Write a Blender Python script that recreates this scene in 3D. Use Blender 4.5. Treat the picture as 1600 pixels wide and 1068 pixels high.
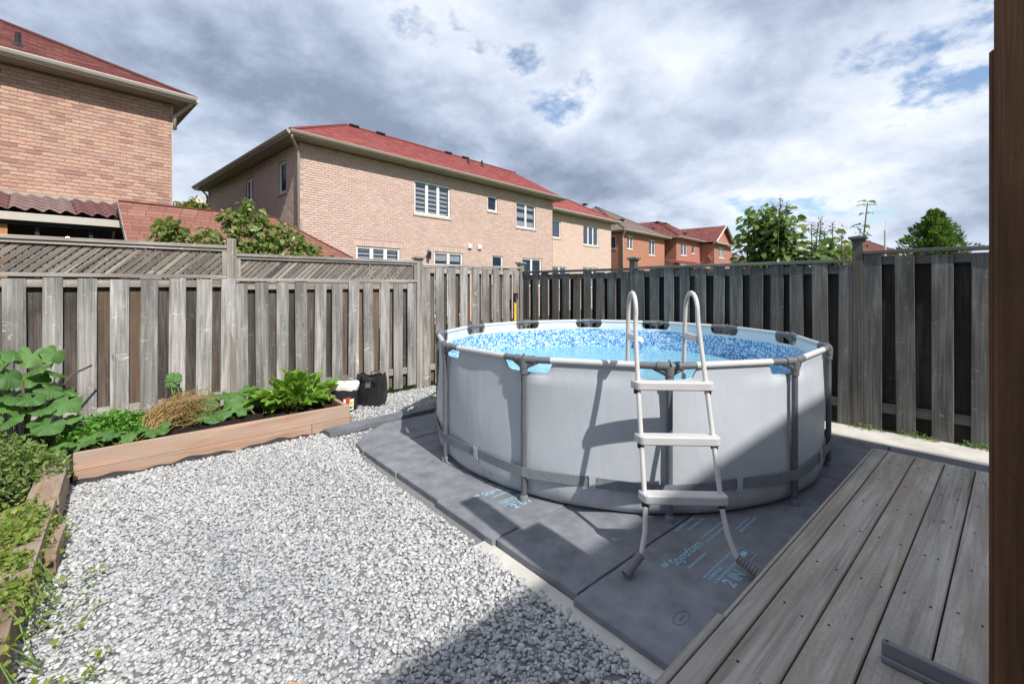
import bpy, bmesh, math, random
import numpy as np
from mathutils import Vector, Matrix, Euler
random.seed(7); rng = np.random.default_rng(11)
for o in list(bpy.data.objects): bpy.data.objects.remove(o)
SC = bpy.context.scene; COL = SC.collection
PI = math.pi; rad = math.radians

# ------------------------------------------------------------------ camera
cam = bpy.data.objects.new('camera', bpy.data.cameras.new('camera')); COL.objects.link(cam)
cam.data.sensor_width = 36; cam.data.lens = 36*690/1600
cam.data.shift_y = -87/1600
cam.data.clip_start = 0.05; cam.data.clip_end = 2000
cam.location = (0, 0, 1.5); cam.rotation_euler = (rad(90), 0, rad(48.9-90))
SC.camera = cam
# ------------------------------------------------------------------ sky, sun, exposure
SUN_DIR = Vector((-0.09, -1.0, 1.07)).normalized()
W = bpy.data.worlds.new('World'); SC.world = W; W.use_nodes = True
def build_world():
    nt = W.node_tree; nt.nodes.clear(); N = nt.nodes.new; L = nt.links.new
    out = N('ShaderNodeOutputWorld')
    sky = N('ShaderNodeTexSky'); sky.sky_type = 'NISHITA'; sky.sun_disc = False
    sky.sun_elevation = math.asin(SUN_DIR.z); sky.sun_rotation = math.atan2(SUN_DIR.x, SUN_DIR.y)
    sky.air_density = 1.0; sky.dust_density = 0.6; sky.ozone_density = 1.5
    bg = N('ShaderNodeBackground'); bg.inputs['Strength'].default_value = 0.14
    L(sky.outputs[0], bg.inputs['Color'])
    tc = N('ShaderNodeTexCoord'); sep = N('ShaderNodeSeparateXYZ'); L(tc.outputs['Generated'], sep.inputs[0])
    def math_(op, a, b=None):
        m = N('ShaderNodeMath'); m.operation = op
        for i, v in enumerate((a, b)):
            if v is None: continue
            if isinstance(v, (int, float)): m.inputs[i].default_value = v
            else: L(v, m.inputs[i])
        return m.outputs[0]
    zz = math_('ADD', math_('MAXIMUM', sep.outputs['Z'], 0.0), 0.34)
    cmb = N('ShaderNodeCombineXYZ')
    L(math_('DIVIDE', sep.outputs['X'], zz), cmb.inputs[0]); L(math_('DIVIDE', sep.outputs['Y'], zz), cmb.inputs[1])
    def noise(scale, detail, rough, off, dist=0.0):
        mp = N('ShaderNodeMapping'); mp.inputs['Location'].default_value = off; L(cmb.outputs[0], mp.inputs[0])
        n = N('ShaderNodeTexNoise'); n.inputs['Scale'].default_value = scale; n.inputs['Detail'].default_value = detail
        n.inputs['Roughness'].default_value = rough; n.inputs['Distortion'].default_value = dist; L(mp.outputs[0], n.inputs['Vector'])
        return n.outputs['Fac']
    cover = noise(1.25, 10, 0.60, (13.6, 6.6, 0), 0.05)
    mr = N('ShaderNodeMapRange'); mr.interpolation_type = 'SMOOTHSTEP'
    mr.inputs['From Min'].default_value = 0.378; mr.inputs['From Max'].default_value = 0.438; L(cover, mr.inputs['Value'])
    shade = noise(1.2, 9, 0.58, (8.8, 0.7, 0), 0.05)
    fine = noise(5.5, 9, 0.62, (5.0, 1.0, 0), 0.05)
    rim = N('ShaderNodeMapRange'); rim.interpolation_type = 'SMOOTHSTEP'
    rim.inputs['From Min'].default_value = 0.405; rim.inputs['From Max'].default_value = 0.58; rim.inputs['To Min'].default_value = 0.085; rim.inputs['To Max'].default_value = -0.035; L(cover, rim.inputs['Value'])
    sh = math_('ADD', math_('ADD', math_('MULTIPLY', shade, 0.80), math_('MULTIPLY', fine, 0.20)), rim.outputs[0])
    cr = N('ShaderNodeValToRGB'); e = cr.color_ramp
    e.elements[0].position = 0.36; e.elements[0].color = (0.235, 0.29, 0.39, 1)
    e.elements[1].position = 0.69; e.elements[1].color = (0.78, 0.82, 0.90, 1)
    x = e.elements.new(0.455); x.color = (0.37, 0.44, 0.565, 1)
    x = e.elements.new(0.535); x.color = (0.515, 0.585, 0.71, 1)
    L(sh, cr.inputs[0])
    bg2 = N('ShaderNodeBackground'); bg2.inputs['Strength'].default_value = 1.0; L(cr.outputs[0], bg2.inputs['Color'])
    mix = N('ShaderNodeMixShader'); L(mr.outputs[0], mix.inputs[0]); L(bg.outputs[0], mix.inputs[1]); L(bg2.outputs[0], mix.inputs[2])
    L(mix.outputs[0], out.inputs['Surface'])
build_world()
sl = bpy.data.lights.new('sun', 'SUN'); sl.energy = 5.0; sl.angle = rad(0.6); sl.color = (1.0, 0.955, 0.89)
sun = bpy.data.objects.new('sun', sl); COL.objects.link(sun); sun.rotation_euler = SUN_DIR.to_track_quat('Z', 'Y').to_euler()
sun.location = (0, -20, 25)
SC.view_settings.view_transform = 'Standard'; SC.view_settings.look = 'None'
SC.view_settings.gamma = 1; SC.view_settings.use_curve_mapping = False; SC.view_settings.exposure = 0.33

# ------------------------------------------------------------------ helpers
def tag(o, label=None, cat=None, group=None, kind=None):
    if label: o['label'] = label
    if cat: o['category'] = cat
    if group: o['group'] = group
    if kind: o['kind'] = kind
    return o
def empty(name, loc=(0, 0, 0), rz=0, label=None, cat=None, group=None):
    o = bpy.data.objects.new(name, None); COL.objects.link(o); o.location = loc; o.rotation_euler = (0, 0, rz)
    o.empty_display_size = 0.1
    return tag(o, label, cat, group)
class MB:
    def __init__(s): s.v = []; s.f = []; s.t = []
    def add(s, vs, fs, tint=0.0):
        b = len(s.v); s.v += [tuple(p) for p in vs]; s.f += [tuple(b+i for i in q) for q in fs]; s.t += [tint]*len(vs)
    def box(s, x0, x1, y0, y1, z0, z1, tint=0.0):
        s.add([(x0,y0,z0),(x1,y0,z0),(x1,y1,z0),(x0,y1,z0),(x0,y0,z1),(x1,y0,z1),(x1,y1,z1),(x0,y1,z1)],
              [(0,3,2,1),(4,5,6,7),(0,1,5,4),(1,2,6,5),(2,3,7,6),(3,0,4,7)], tint)
    def tube(s, pts, r, n=10, caps=True, tint=0.0):
        pts = [Vector(p) for p in pts]; rs = r if isinstance(r, (list, tuple)) else [r]*len(pts)
        up = None; rings = []
        for i, p in enumerate(pts):
            a = pts[max(i-1, 0)]; b = pts[min(i+1, len(pts)-1)]; t = (b-a).normalized()
            if up is None: up = Vector((0, 0, 1)) if abs(t.z) < 0.9 else Vector((1, 0, 0))
            x = t.cross(up); x = x.normalized() if x.length > 1e-6 else Vector((1, 0, 0)); y = x.cross(t).normalized(); up = y
            rings.append([p + (x*math.cos(2*PI*k/n) + y*math.sin(2*PI*k/n))*rs[i] for k in range(n)])
        vs = [v for q in rings for v in q]; fs = []
        for i in range(len(pts)-1):
            for k in range(n):
                k2 = (k+1) % n; fs.append((i*n+k, i*n+k2, (i+1)*n+k2, (i+1)*n+k))
        if caps: fs.append(tuple(range(n-1, -1, -1))); fs.append(tuple((len(pts)-1)*n+k for k in range(n)))
        s.add(vs, fs, tint)
    def lathe(s, prof, n=16, c=(0, 0), a0=0, tint=0.0):
        vs = []; fs = []; m = len(prof)
        for k in range(n):
            a = a0+2*PI*k/n
            for r, z in prof: vs.append((c[0]+r*math.cos(a), c[1]+r*math.sin(a), z))
        for k in range(n):
            for i in range(m-1):
                k2 = (k+1) % n; fs.append((k*m+i, k2*m+i, k2*m+i+1, k*m+i+1))
        s.add(vs, fs, tint)
    def prism(s, poly, z0, z1, tint=0.0):
        n = len(poly); vs = [(x, y, z0) for x, y in poly]+[(x, y, z1) for x, y in poly]
        fs = [tuple(range(n-1, -1, -1)), tuple(range(n, 2*n))]+[(i, (i+1) % n, n+(i+1) % n, n+i) for i in range(n)]
        s.add(vs, fs, tint)
    def mesh(s, name, smooth=False, tint=False):
        me = bpy.data.meshes.new(name); me.from_pydata(s.v, [], s.f); me.update()
        if tint:
            a = me.attributes.new('tint', 'FLOAT', 'POINT'); a.data.foreach_set('value', np.array(s.t, dtype=np.float32))
        if smooth: me.polygons.foreach_set('use_smooth', [True]*len(me.polygons))
        return me
    def build(s, name, mat, parent=None, smooth=False, tint=False, bevel=0, loc=None, auto=False):
        me = s.mesh(name, smooth, tint)
        if bevel: bevel_mesh(me, bevel)
        o = link(name, me, mat, parent, loc)
        if auto: smooth_by_angle(me)
        return o
def smooth_by_angle(me, ang=40):
    bm = bmesh.new(); bm.from_mesh(me)
    for f in bm.faces: f.smooth = True
    for e in bm.edges:
        if len(e.link_faces) == 2 and e.calc_face_angle(0) > rad(ang): e.smooth = False
    bm.to_mesh(me); bm.free()
def bevel_mesh(me, w, seg=1):
    bm = bmesh.new(); bm.from_mesh(me)
    bmesh.ops.bevel(bm, geom=bm.edges[:], offset=w, segments=seg, affect='EDGES', profile=0.5)
    bm.to_mesh(me); bm.free(); me.update()
def link(name, me, mat, parent=None, loc=None):
    o = bpy.data.objects.new(name, me); COL.objects.link(o)
    if mat and not me.materials: me.materials.append(mat)
    if parent: o.parent = parent
    if loc is not None: o.location = loc
    return o
def copy_obj(o, parent, loc, rot=None, scale=None):
    c = o.copy(); COL.objects.link(c); c.parent = parent; c.location = loc
    if rot is not None: c.rotation_euler = rot
    if scale is not None: c.scale = scale
    return c
def np_mesh(name, V, Fq, mat, parent=None, tint=None, smooth=False):
    """V (n,3), Fq (m,k) faces of constant size k"""
    me = bpy.data.meshes.new(name); n, m, k = len(V), len(Fq), Fq.shape[1]
    me.vertices.add(n); me.vertices.foreach_set('co', np.ascontiguousarray(V, dtype=np.float32).ravel())
    me.loops.add(m*k); me.loops.foreach_set('vertex_index', np.ascontiguousarray(Fq, dtype=np.int32).ravel())
    me.polygons.add(m); me.polygons.foreach_set('loop_start', np.arange(0, m*k, k, dtype=np.int32))
    me.polygons.foreach_set('loop_total', np.full(m, k, dtype=np.int32))
    if smooth: me.polygons.foreach_set('use_smooth', np.ones(m, dtype=bool))
    if tint is not None:
        a = me.attributes.new('tint', 'FLOAT', 'POINT'); a.data.foreach_set('value', np.asarray(tint, dtype=np.float32))
    me.update(calc_edges=True); me.validate()
    return link(name, me, mat, parent)

# ------------------------------------------------------------------ materials
class NB:
    def __init__(s, name, rough=0.8, spec=0.3):
        s.m = bpy.data.materials.new(name); s.m.use_nodes = True; s.nt = s.m.node_tree
        s.b = s.nt.nodes['Principled BSDF']; s.b.inputs['Roughness'].default_value = rough
        s.b.inputs['Specular IOR Level'].default_value = spec
        s.out = s.nt.nodes['Material Output']
    def n(s, t, **k):
        x = s.nt.nodes.new(t)
        for a, v in k.items(): setattr(x, a, v)
        return x
    def l(s, a, b): s.nt.links.new(a, b)
    def setin(s, sock, v):
        if isinstance(v, (int, float)): sock.default_value = v
        elif isinstance(v, tuple): sock.default_value = v if len(v) == 4 or sock.type == 'VECTOR' else (*v, 1)
        else: s.l(v, sock)
    def math(s, op, a, b=0.0, clamp=False):
        m = s.n('ShaderNodeMath', operation=op); m.use_clamp = clamp; s.setin(m.inputs[0], a); s.setin(m.inputs[1], b); return m.outputs[0]
    def coord(s, kind='Object', scale=(1, 1, 1), rnd=True):
        tc = s.n('ShaderNodeTexCoord'); v = tc.outputs[kind]
        if rnd:
            oi = s.n('ShaderNodeObjectInfo'); mm = s.n('ShaderNodeVectorMath', operation='SCALE'); mm.inputs[0].default_value = (31.7, 17.3, 53.1)
            s.l(oi.outputs['Random'], mm.inputs['Scale']); ad = s.n('ShaderNodeVectorMath', operation='ADD'); s.l(v, ad.inputs[0]); s.l(mm.outputs[0], ad.inputs[1]); v = ad.outputs[0]
        mp = s.n('ShaderNodeMapping'); mp.inputs['Scale'].default_value = scale; s.l(v, mp.inputs[0]); return mp.outputs[0]
    def noise(s, vec, scale=1, detail=4, rough=0.55, dist=0.0):
        n = s.n('ShaderNodeTexNoise'); s.l(vec, n.inputs['Vector'])
        for k, v in (('Scale', scale), ('Detail', detail), ('Roughness', rough), ('Distortion', dist)): n.inputs[k].default_value = v
        return n.outputs['Fac']
    def ramp(s, fac, stops):
        r = s.n('ShaderNodeValToRGB'); e = r.color_ramp.elements
        while len(e) < len(stops): e.new(0.5)
        for x, (p, c) in zip(e, stops): x.position = p; x.color = (*c, 1) if len(c) == 3 else c
        s.setin(r.inputs[0], fac); return r.outputs[0]
    def mix(s, fac, a, b, blend='MIX'):
        m = s.n('ShaderNodeMix', data_type='RGBA', blend_type=blend); s.setin(m.inputs[0], fac)
        s.setin(m.inputs[6], a); s.setin(m.inputs[7], b); return m.outputs[2]
    def range(s, v, a, b, c, d, smooth=False):
        m = s.n('ShaderNodeMapRange'); 
        if smooth: m.interpolation_type = 'SMOOTHSTEP'
        s.setin(m.inputs[0], v)
        for i, q in enumerate((a, b, c, d)): m.inputs[i+1].default_value = q
        return m.outputs[0]
    def bump(s, h, strength=0.4, dist=0.01):
        b = s.n('ShaderNodeBump'); b.inputs['Strength'].default_value = strength; b.inputs['Distance'].default_value = dist
        s.l(h, b.inputs['Height']); s.l(b.outputs[0], s.b.inputs['Normal'])
    def color(s, c): s.setin(s.b.inputs['Base Color'], c)
    def rnd(s): return s.n('ShaderNodeObjectInfo').outputs['Random']
    def tint(s):
        a = s.n('ShaderNodeAttribute'); a.attribute_name = 'tint'; return a.outputs['Fac']

def wood(name, dark, mid, light, axis='Z', brown=None, brown_amt=0.0, knots=0.5, var=0.35, rough=0.85, bump=0.5, knot_col=None, scuff=0.5, blotch=0.55):
    b = NB(name, rough, 0.2)
    ax = {'X': 0, 'Y': 1, 'Z': 2}[axis]
    sc = [70.0]*3; sc[ax] = 1.6; sb = [9.0]*3; sb[ax] = 0.9; sk = [6.5]*3; sk[ax] = 2.0
    g = b.noise(b.coord(scale=tuple(sc)), 1, 6, 0.6, 0.5)
    big = b.noise(b.coord(scale=tuple(sb)), 1, 4, 0.6, 0.8)
    f = b.math('ADD', b.math('MULTIPLY', g, 0.55), b.math('MULTIPLY', big, 0.45))
    c = b.ramp(f, [(0.3, dark), (0.48, mid), (0.72, light)])
    st = [3.0]*3; st[ax] = 1.1; sq = [16.0]*3; sq[ax] = 1.3; su = [9.0]*3; su[ax] = 17.0
    bl = b.noise(b.coord(scale=tuple(st)), 1, 5, 0.62, 0.5); c = b.mix(b.range(bl, 0.46, 0.68, 0, blotch), c, tuple(1.15*x for x in dark))
    bl2 = b.noise(b.coord(scale=tuple(sq)), 1, 4, 0.6, 0.3); c = b.mix(b.range(bl2, 0.54, 0.72, 0, blotch), c, tuple(min(1, 1.15*x) for x in light))
    sf = b.noise(b.coord(scale=tuple(su)), 1, 3, 0.55, 1.2); c = b.mix(b.range(sf, 0.64, 0.74, 0, scuff), c, tuple(min(1, 1.4*x) for x in light))
    if brown:
        br = b.noise(b.coord(scale=tuple(1.3*q for q in sb)), 1, 6, 0.7, 0.9)
        bm_ = b.range(b.math('ADD', br, b.math('MULTIPLY', b.rnd(), 0.22)), 0.78-0.4*brown_amt, 1.0-0.4*brown_amt, 0, 0.9)
        c = b.mix(bm_, c, brown)
    v = b.n('ShaderNodeTexVoronoi'); v.inputs['Scale'].default_value = 1.0; b.l(b.coord(scale=tuple(sk)), v.inputs['Vector'])
    sepv = b.n('ShaderNodeSeparateColor'); b.l(v.outputs['Color'], sepv.inputs[0])
    pick = b.math('GREATER_THAN', sepv.outputs[0], 0.6-0.7*max(0, knots-0.6))
    wob = b.math('ADD', v.outputs['Distance'], b.math('MULTIPLY', b.math('SUBTRACT', g, 0.5), 0.10))
    k = b.math('MULTIPLY', b.range(wob, 0.03, 0.10, knots, 0, True), pick)
    c = b.mix(k, c, knot_col or dark)
    wv = b.math('SINE', b.math('MULTIPLY', b.math('ADD', wob, b.math('MULTIPLY', big, 0.25)), 95.0))
    c = b.mix(b.math('MULTIPLY', b.range(wv, 0.2, 1.0, 0, 0.22), b.range(v.outputs['Distance'], 0.1, 0.7, 1.0, 0.25)), c, dark)
    val = b.range(b.rnd(), 0, 1, 1-var, 1+var*0.6)
    hs = b.n('ShaderNodeHueSaturation'); b.l(val, hs.inputs['Value']); b.setin(hs.inputs['Color'], c)
    b.color(hs.outputs[0]); b.bump(b.math('SUBTRACT', g, k), bump, 0.004)
    return b.m
def plain(name, col, rough=0.6, spec=0.3, nscale=8, var=0.12, bump=0.0, metal=0.0, bscale=None, bdist=0.003):
    b = NB(name, rough, spec); n = b.noise(b.coord(), nscale, 5, 0.6)
    b.color(b.ramp(n, [(0.3, tuple(x*(1-var) for x in col)), (0.7, tuple(min(1, x*(1+var)) for x in col))]))
    b.b.inputs['Metallic'].default_value = metal
    if bump: b.bump(b.noise(b.coord(), bscale or nscale*4, 5, 0.6), bump, bdist)
    return b.m
def brickmat(name, cols, grime=0.15):
    b = NB(name, 0.9, 0.15)
    t = b.math('FRACT', b.math('ADD', b.tint(), b.rnd()))
    st = [(i/(len(cols)-1), c) for i, c in enumerate(cols)]
    c = b.ramp(t, st)
    n = b.noise(b.coord(rnd=False), 22, 6, 0.65)
    c = b.mix(b.range(n, 0.35, 0.75, 0.0, 0.55), c, tuple(0.6*x for x in cols[0]))
    big = b.noise(b.coord(kind='Object', rnd=False), 0.8, 3, 0.5)
    c = b.mix(b.range(big, 0.4, 0.7, 0, grime), c, (0.3, 0.27, 0.24))
    b.color(c); b.bump(n, 0.5, 0.004); return b.m
def shinglemat(name, c0, c1, c2, scale=1.0):
    b = NB(name, 0.95, 0.1)
    tc = b.n('ShaderNodeTexCoord'); 
    br = b.n('ShaderNodeTexBrick'); br.offset = 0.5; br.inputs['Scale'].default_value = 1.0
    b.l(tc.outputs['UV'], br.inputs['Vector'])
    br.inputs['Color1'].default_value = (0, 0, 0, 1); br.inputs['Color2'].default_value = (1, 1, 1, 1); br.inputs['Mortar'].default_value = (0.5, 0.5, 0.5, 1)
    for k, v in (('Brick Width', 0.28), ('Row Height', 0.145), ('Mortar Size', 0.006), ('Bias', 0.0)): br.inputs[k].default_value = v
    n = b.noise(b.coord(rnd=False), 140, 3, 0.7); big = b.noise(b.coord(rnd=False), 1.2, 4, 0.6)
    f = b.math('ADD', b.math('MULTIPLY', br.outputs['Color'], 0.45), b.math('ADD', b.math('MULTIPLY', n, 0.35), b.math('MULTIPLY', big, 0.3)))
    c = b.ramp(f, [(0.2, c0), (0.5, c1), (0.85, c2)])
    c = b.mix(b.math('MULTIPLY', br.outputs['Fac'], 0.6), c, tuple(0.35*x for x in c0))
    b.color(c); b.bump(n, 0.4, 0.005); return b.m
def leafmat(name, cols, vein=None, rough=0.45, trans=0.3, veins=0):
    b = NB(name, rough, 0.35)
    t = b.math('FRACT', b.math('ADD', b.tint(), b.rnd()))
    c = b.ramp(t, [(i/(len(cols)-1), q) for i, q in enumerate(cols)])
    n = b.noise(b.coord(), 30, 3, 0.6)
    c = b.mix(b.range(n, 0.4, 0.75, 0, 0.35), c, tuple(min(1, 1.5*x) for x in cols[-1]))
    if veins:
        tc = b.n('ShaderNodeTexCoord'); sp = b.n('ShaderNodeSeparateXYZ'); b.l(tc.outputs['Object'], sp.inputs[0])
        an = b.math('ARCTAN2', sp.outputs['Y'], sp.outputs['X'])
        w = b.math('ABSOLUTE', b.math('SINE', b.math('MULTIPLY', an, veins)))
        k = b.range(w, 0.0, 0.16, 0.75, 0.0)
        c = b.mix(k, c, vein)
        b.bump(b.math('ADD', b.math('MULTIPLY', k, -0.6), n), 0.5, 0.006)
    else: b.bump(n, 0.3, 0.004)
    b.color(c)
    tr = b.n('ShaderNodeBsdfTranslucent'); b.setin(tr.inputs['Color'], b.mix(0.5, c, (0.35, 0.5, 0.05), 'MIX'))
    mx = b.n('ShaderNodeMixShader'); mx.inputs[0].default_value = trans
    b.l(b.b.outputs[0], mx.inputs[1]); b.l(tr.outputs[0], mx.inputs[2]); b.l(mx.outputs[0], b.out.inputs['Surface'])
    return b.m

MT = {}
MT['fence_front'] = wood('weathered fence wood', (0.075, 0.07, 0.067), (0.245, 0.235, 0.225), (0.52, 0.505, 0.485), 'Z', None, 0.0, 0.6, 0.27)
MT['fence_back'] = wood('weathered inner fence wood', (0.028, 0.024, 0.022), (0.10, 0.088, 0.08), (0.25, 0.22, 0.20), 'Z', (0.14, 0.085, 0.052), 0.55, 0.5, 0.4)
MT['fence_rail'] = wood('weathered rail wood', (0.10, 0.09, 0.08), (0.30, 0.275, 0.25), (0.50, 0.47, 0.43), 'X', (0.3, 0.2, 0.13), 0.3, 0.4, 0.2)
MT['fence_post'] = wood('weathered post wood', (0.09, 0.08, 0.07), (0.28, 0.255, 0.225), (0.48, 0.445, 0.395), 'Z', None, 0, 0.5, 0.15)
MT['lattice'] = wood('weathered lattice wood', (0.055, 0.045, 0.04), (0.19, 0.17, 0.15), (0.40, 0.375, 0.34), 'X', (0.14, 0.095, 0.065), 0.3, 0.2, 0.4)
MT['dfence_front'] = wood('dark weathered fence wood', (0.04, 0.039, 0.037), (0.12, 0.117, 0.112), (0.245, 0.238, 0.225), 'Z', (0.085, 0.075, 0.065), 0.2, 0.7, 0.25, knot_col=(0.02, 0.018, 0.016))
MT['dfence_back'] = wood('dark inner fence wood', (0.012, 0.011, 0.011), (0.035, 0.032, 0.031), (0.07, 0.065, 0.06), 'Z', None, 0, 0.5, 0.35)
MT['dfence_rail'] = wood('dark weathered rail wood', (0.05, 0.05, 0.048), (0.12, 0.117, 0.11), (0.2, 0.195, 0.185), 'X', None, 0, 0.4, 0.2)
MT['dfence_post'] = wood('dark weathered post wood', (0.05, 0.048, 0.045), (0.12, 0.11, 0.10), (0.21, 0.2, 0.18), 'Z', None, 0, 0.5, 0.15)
MT['deck'] = wood('weathered deck wood', (0.135, 0.115, 0.097), (0.345, 0.315, 0.28), (0.50, 0.468, 0.425), 'X', (0.27, 0.22, 0.175), 0.5, 0.8, 0.1, bump=0.8, knot_col=(0.06, 0.048, 0.04), scuff=0.08, blotch=0.42)
MT['brown_post'] = wood('stained post wood', (0.04, 0.018, 0.009), (0.092, 0.045, 0.022), (0.16, 0.082, 0.042), 'Z', None, 0, 0.5, 0.05, 0.6, bump=0.35, scuff=0.0, blotch=0.3)
MT['bed'] = wood('cedar bed wood', (0.22, 0.125, 0.08), (0.375, 0.235, 0.165), (0.50, 0.35, 0.26), 'X', (0.33, 0.27, 0.22), 0.5, 0.9, 0.06, knot_col=(0.10, 0.05, 0.03), scuff=0.1, blotch=0.3)
MT['old_timber'] = wood('old timber wood', (0.09, 0.06, 0.042), (0.27, 0.185, 0.125), (0.42, 0.33, 0.255), 'Y', (0.28, 0.24, 0.2), 0.5, 0.6, 0.25)
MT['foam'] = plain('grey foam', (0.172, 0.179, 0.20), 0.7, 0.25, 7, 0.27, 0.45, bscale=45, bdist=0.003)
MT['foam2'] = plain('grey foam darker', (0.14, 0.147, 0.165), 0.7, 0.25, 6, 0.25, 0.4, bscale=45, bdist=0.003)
MT['print'] = plain('blue ink', (0.24, 0.42, 0.53), 0.7, 0.2, 60, 0.25)
MT['ink'] = plain('dark ink', (0.09, 0.09, 0.1), 0.7, 0.2, 60, 0.25)
def poolwallmat():
    b = NB('grey pool vinyl', 0.42, 0.35)
    n = b.noise(b.coord(rnd=False), 2.5, 5, 0.6); c = b.ramp(n, [(0.3, (0.375, 0.405, 0.445)), (0.7, (0.425, 0.455, 0.495))])
    tc = b.n('ShaderNodeTexCoord'); sp = b.n('ShaderNodeSeparateXYZ'); b.l(tc.outputs['Object'], sp.inputs[0])
    d = b.noise(b.coord(scale=(14, 14, 5), rnd=False), 1, 6, 0.7)
    dirt = b.math('MULTIPLY', b.range(sp.outputs['Z'], 0.0, 0.22, 1.0, 0.0), b.range(d, 0.42, 0.7, 0.0, 0.8))
    c = b.mix(dirt, c, (0.25, 0.24, 0.22))
    sm = b.noise(b.coord(scale=(3, 3, 9), rnd=False), 1, 7, 0.7, 1.5); c = b.mix(b.range(sm, 0.60, 0.72, 0, 0.30), c, (0.27, 0.28, 0.29))
    b.color(c)
    w = b.noise(b.coord(scale=(5, 5, 1.1), rnd=False), 1, 3, 0.5, 1.0); b.bump(w, 0.22, 0.03); return b.m
MT['poolwall'] = poolwallmat()
MT['poolband'] = plain('pale pool vinyl', (0.62, 0.65, 0.68), 0.4, 0.35, 3, 0.05)
MT['poolrail'] = plain('pale grey rail', (0.50, 0.505, 0.515), 0.38, 0.4, 20, 0.05)
MT['pooldark'] = plain('dark grey pool steel', (0.10, 0.108, 0.122), 0.4, 0.4, 12, 0.12)
MT['pooljoint'] = plain('dark grey plastic', (0.12, 0.125, 0.135), 0.5, 0.4, 12, 0.12)
MT['strap'] = plain('grey webbing', (0.17, 0.185, 0.205), 0.7, 0.2, 40, 0.15, 0.3, bscale=200)
MT['ladder'] = plain('pale grey steel', (0.50, 0.49, 0.475), 0.35, 0.4, 15, 0.06)
MT['step'] = plain('pale grey plastic', (0.47, 0.465, 0.47), 0.5, 0.35, 15, 0.05)
MT['white'] = plain('white vinyl', (0.74, 0.74, 0.72), 0.45, 0.35, 6, 0.04)
MT['sill'] = plain('pale stone', (0.50, 0.43, 0.37), 0.9, 0.1, 12, 0.12, 0.3)
MT['mortar_b'] = plain('grey mortar', (0.36, 0.285, 0.25), 0.95, 0.1, 20, 0.12)
MT['mortar_r'] = plain('brown mortar', (0.30, 0.21, 0.17), 0.95, 0.1, 20, 0.12)
MT['brick_big'] = brickmat('pale pink brick', [(0.56, 0.395, 0.335), (0.65, 0.48, 0.42), (0.60, 0.43, 0.365), (0.69, 0.53, 0.47), (0.58, 0.415, 0.36)])
MT['brick_left'] = brickmat('orange pink brick', [(0.34, 0.195, 0.155), (0.52, 0.325, 0.245), (0.58, 0.375, 0.28), (0.45, 0.27, 0.21), (0.58, 0.41, 0.32), (0.38, 0.23, 0.20)])
MT['fascia'] = plain('beige aluminium', (0.36, 0.31, 0.265), 0.5, 0.3, 6, 0.06)
MT['soffit'] = plain('beige soffit', (0.29, 0.245, 0.21), 0.6, 0.3, 6, 0.05)
MT['fascia_pale'] = plain('pale aluminium', (0.46, 0.425, 0.385), 0.5, 0.3, 6, 0.05)
MT['roof_red'] = shinglemat('red shingles', (0.20, 0.055, 0.052), (0.315, 0.09, 0.085), (0.42, 0.155, 0.14))
MT['roof_brown'] = shinglemat('brown red shingles', (0.10, 0.035, 0.035), (0.18, 0.065, 0.06), (0.28, 0.12, 0.10))
MT['roof_grey'] = shinglemat('grey brown shingles', (0.13, 0.09, 0.08), (0.20, 0.15, 0.135), (0.28, 0.22, 0.2))
MT['shed_shingle'] = brickmat('red brown shingle', [(0.19, 0.085, 0.065), (0.27, 0.125, 0.095), (0.22, 0.10, 0.078), (0.31, 0.155, 0.12)], 0.1)
MT['black'] = plain('black plastic', (0.022, 0.022, 0.025), 0.4, 0.4, 12, 0.2)
MT['blackmatte'] = plain('black vent metal', (0.03, 0.03, 0.032), 0.7, 0.2, 12, 0.2)
MT['concrete'] = plain('pale concrete', (0.48, 0.46, 0.42), 0.9, 0.15, 6, 0.15, 0.4, bscale=50)
MT['grey_metal'] = plain('grey painted metal', (0.15, 0.15, 0.165), 0.45, 0.4, 10, 0.08)
MT['screw'] = plain('dark screw', (0.03, 0.026, 0.022), 0.7, 0.2)
MT['stem'] = plain('green stem', (0.16, 0.24, 0.06), 0.6, 0.3, 20, 0.2)
MT['bark'] = plain('brown bark', (0.10, 0.075, 0.055), 0.9, 0.1, 25, 0.3, 0.6)
MT['dry'] = plain('dry straw', (0.40, 0.23, 0.11), 0.8, 0.1, 30, 0.3)
def glassmat(name, base, alpha=0.35):
    b = NB(name, 0.03, 0.6); b.color(base)
    tr = b.n('ShaderNodeBsdfTransparent'); mx = b.n('ShaderNodeMixShader'); mx.inputs[0].default_value = alpha
    b.l(b.b.outputs[0], mx.inputs[1]); b.l(tr.outputs[0], mx.inputs[2]); b.l(mx.outputs[0], b.out.inputs['Surface']); return b.m
MT['pane'] = glassmat('window glass', (0.05, 0.075, 0.13), 0.72)
MT['pane_far'] = glassmat('far window glass', (0.06, 0.08, 0.12), 0.2)
MT['room'] = plain('dark room', (0.03, 0.035, 0.045), 0.9, 0.1)
MT['blind'] = plain('white blind fabric', (0.72, 0.74, 0.78), 0.8, 0.1, 10, 0.05)
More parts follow.
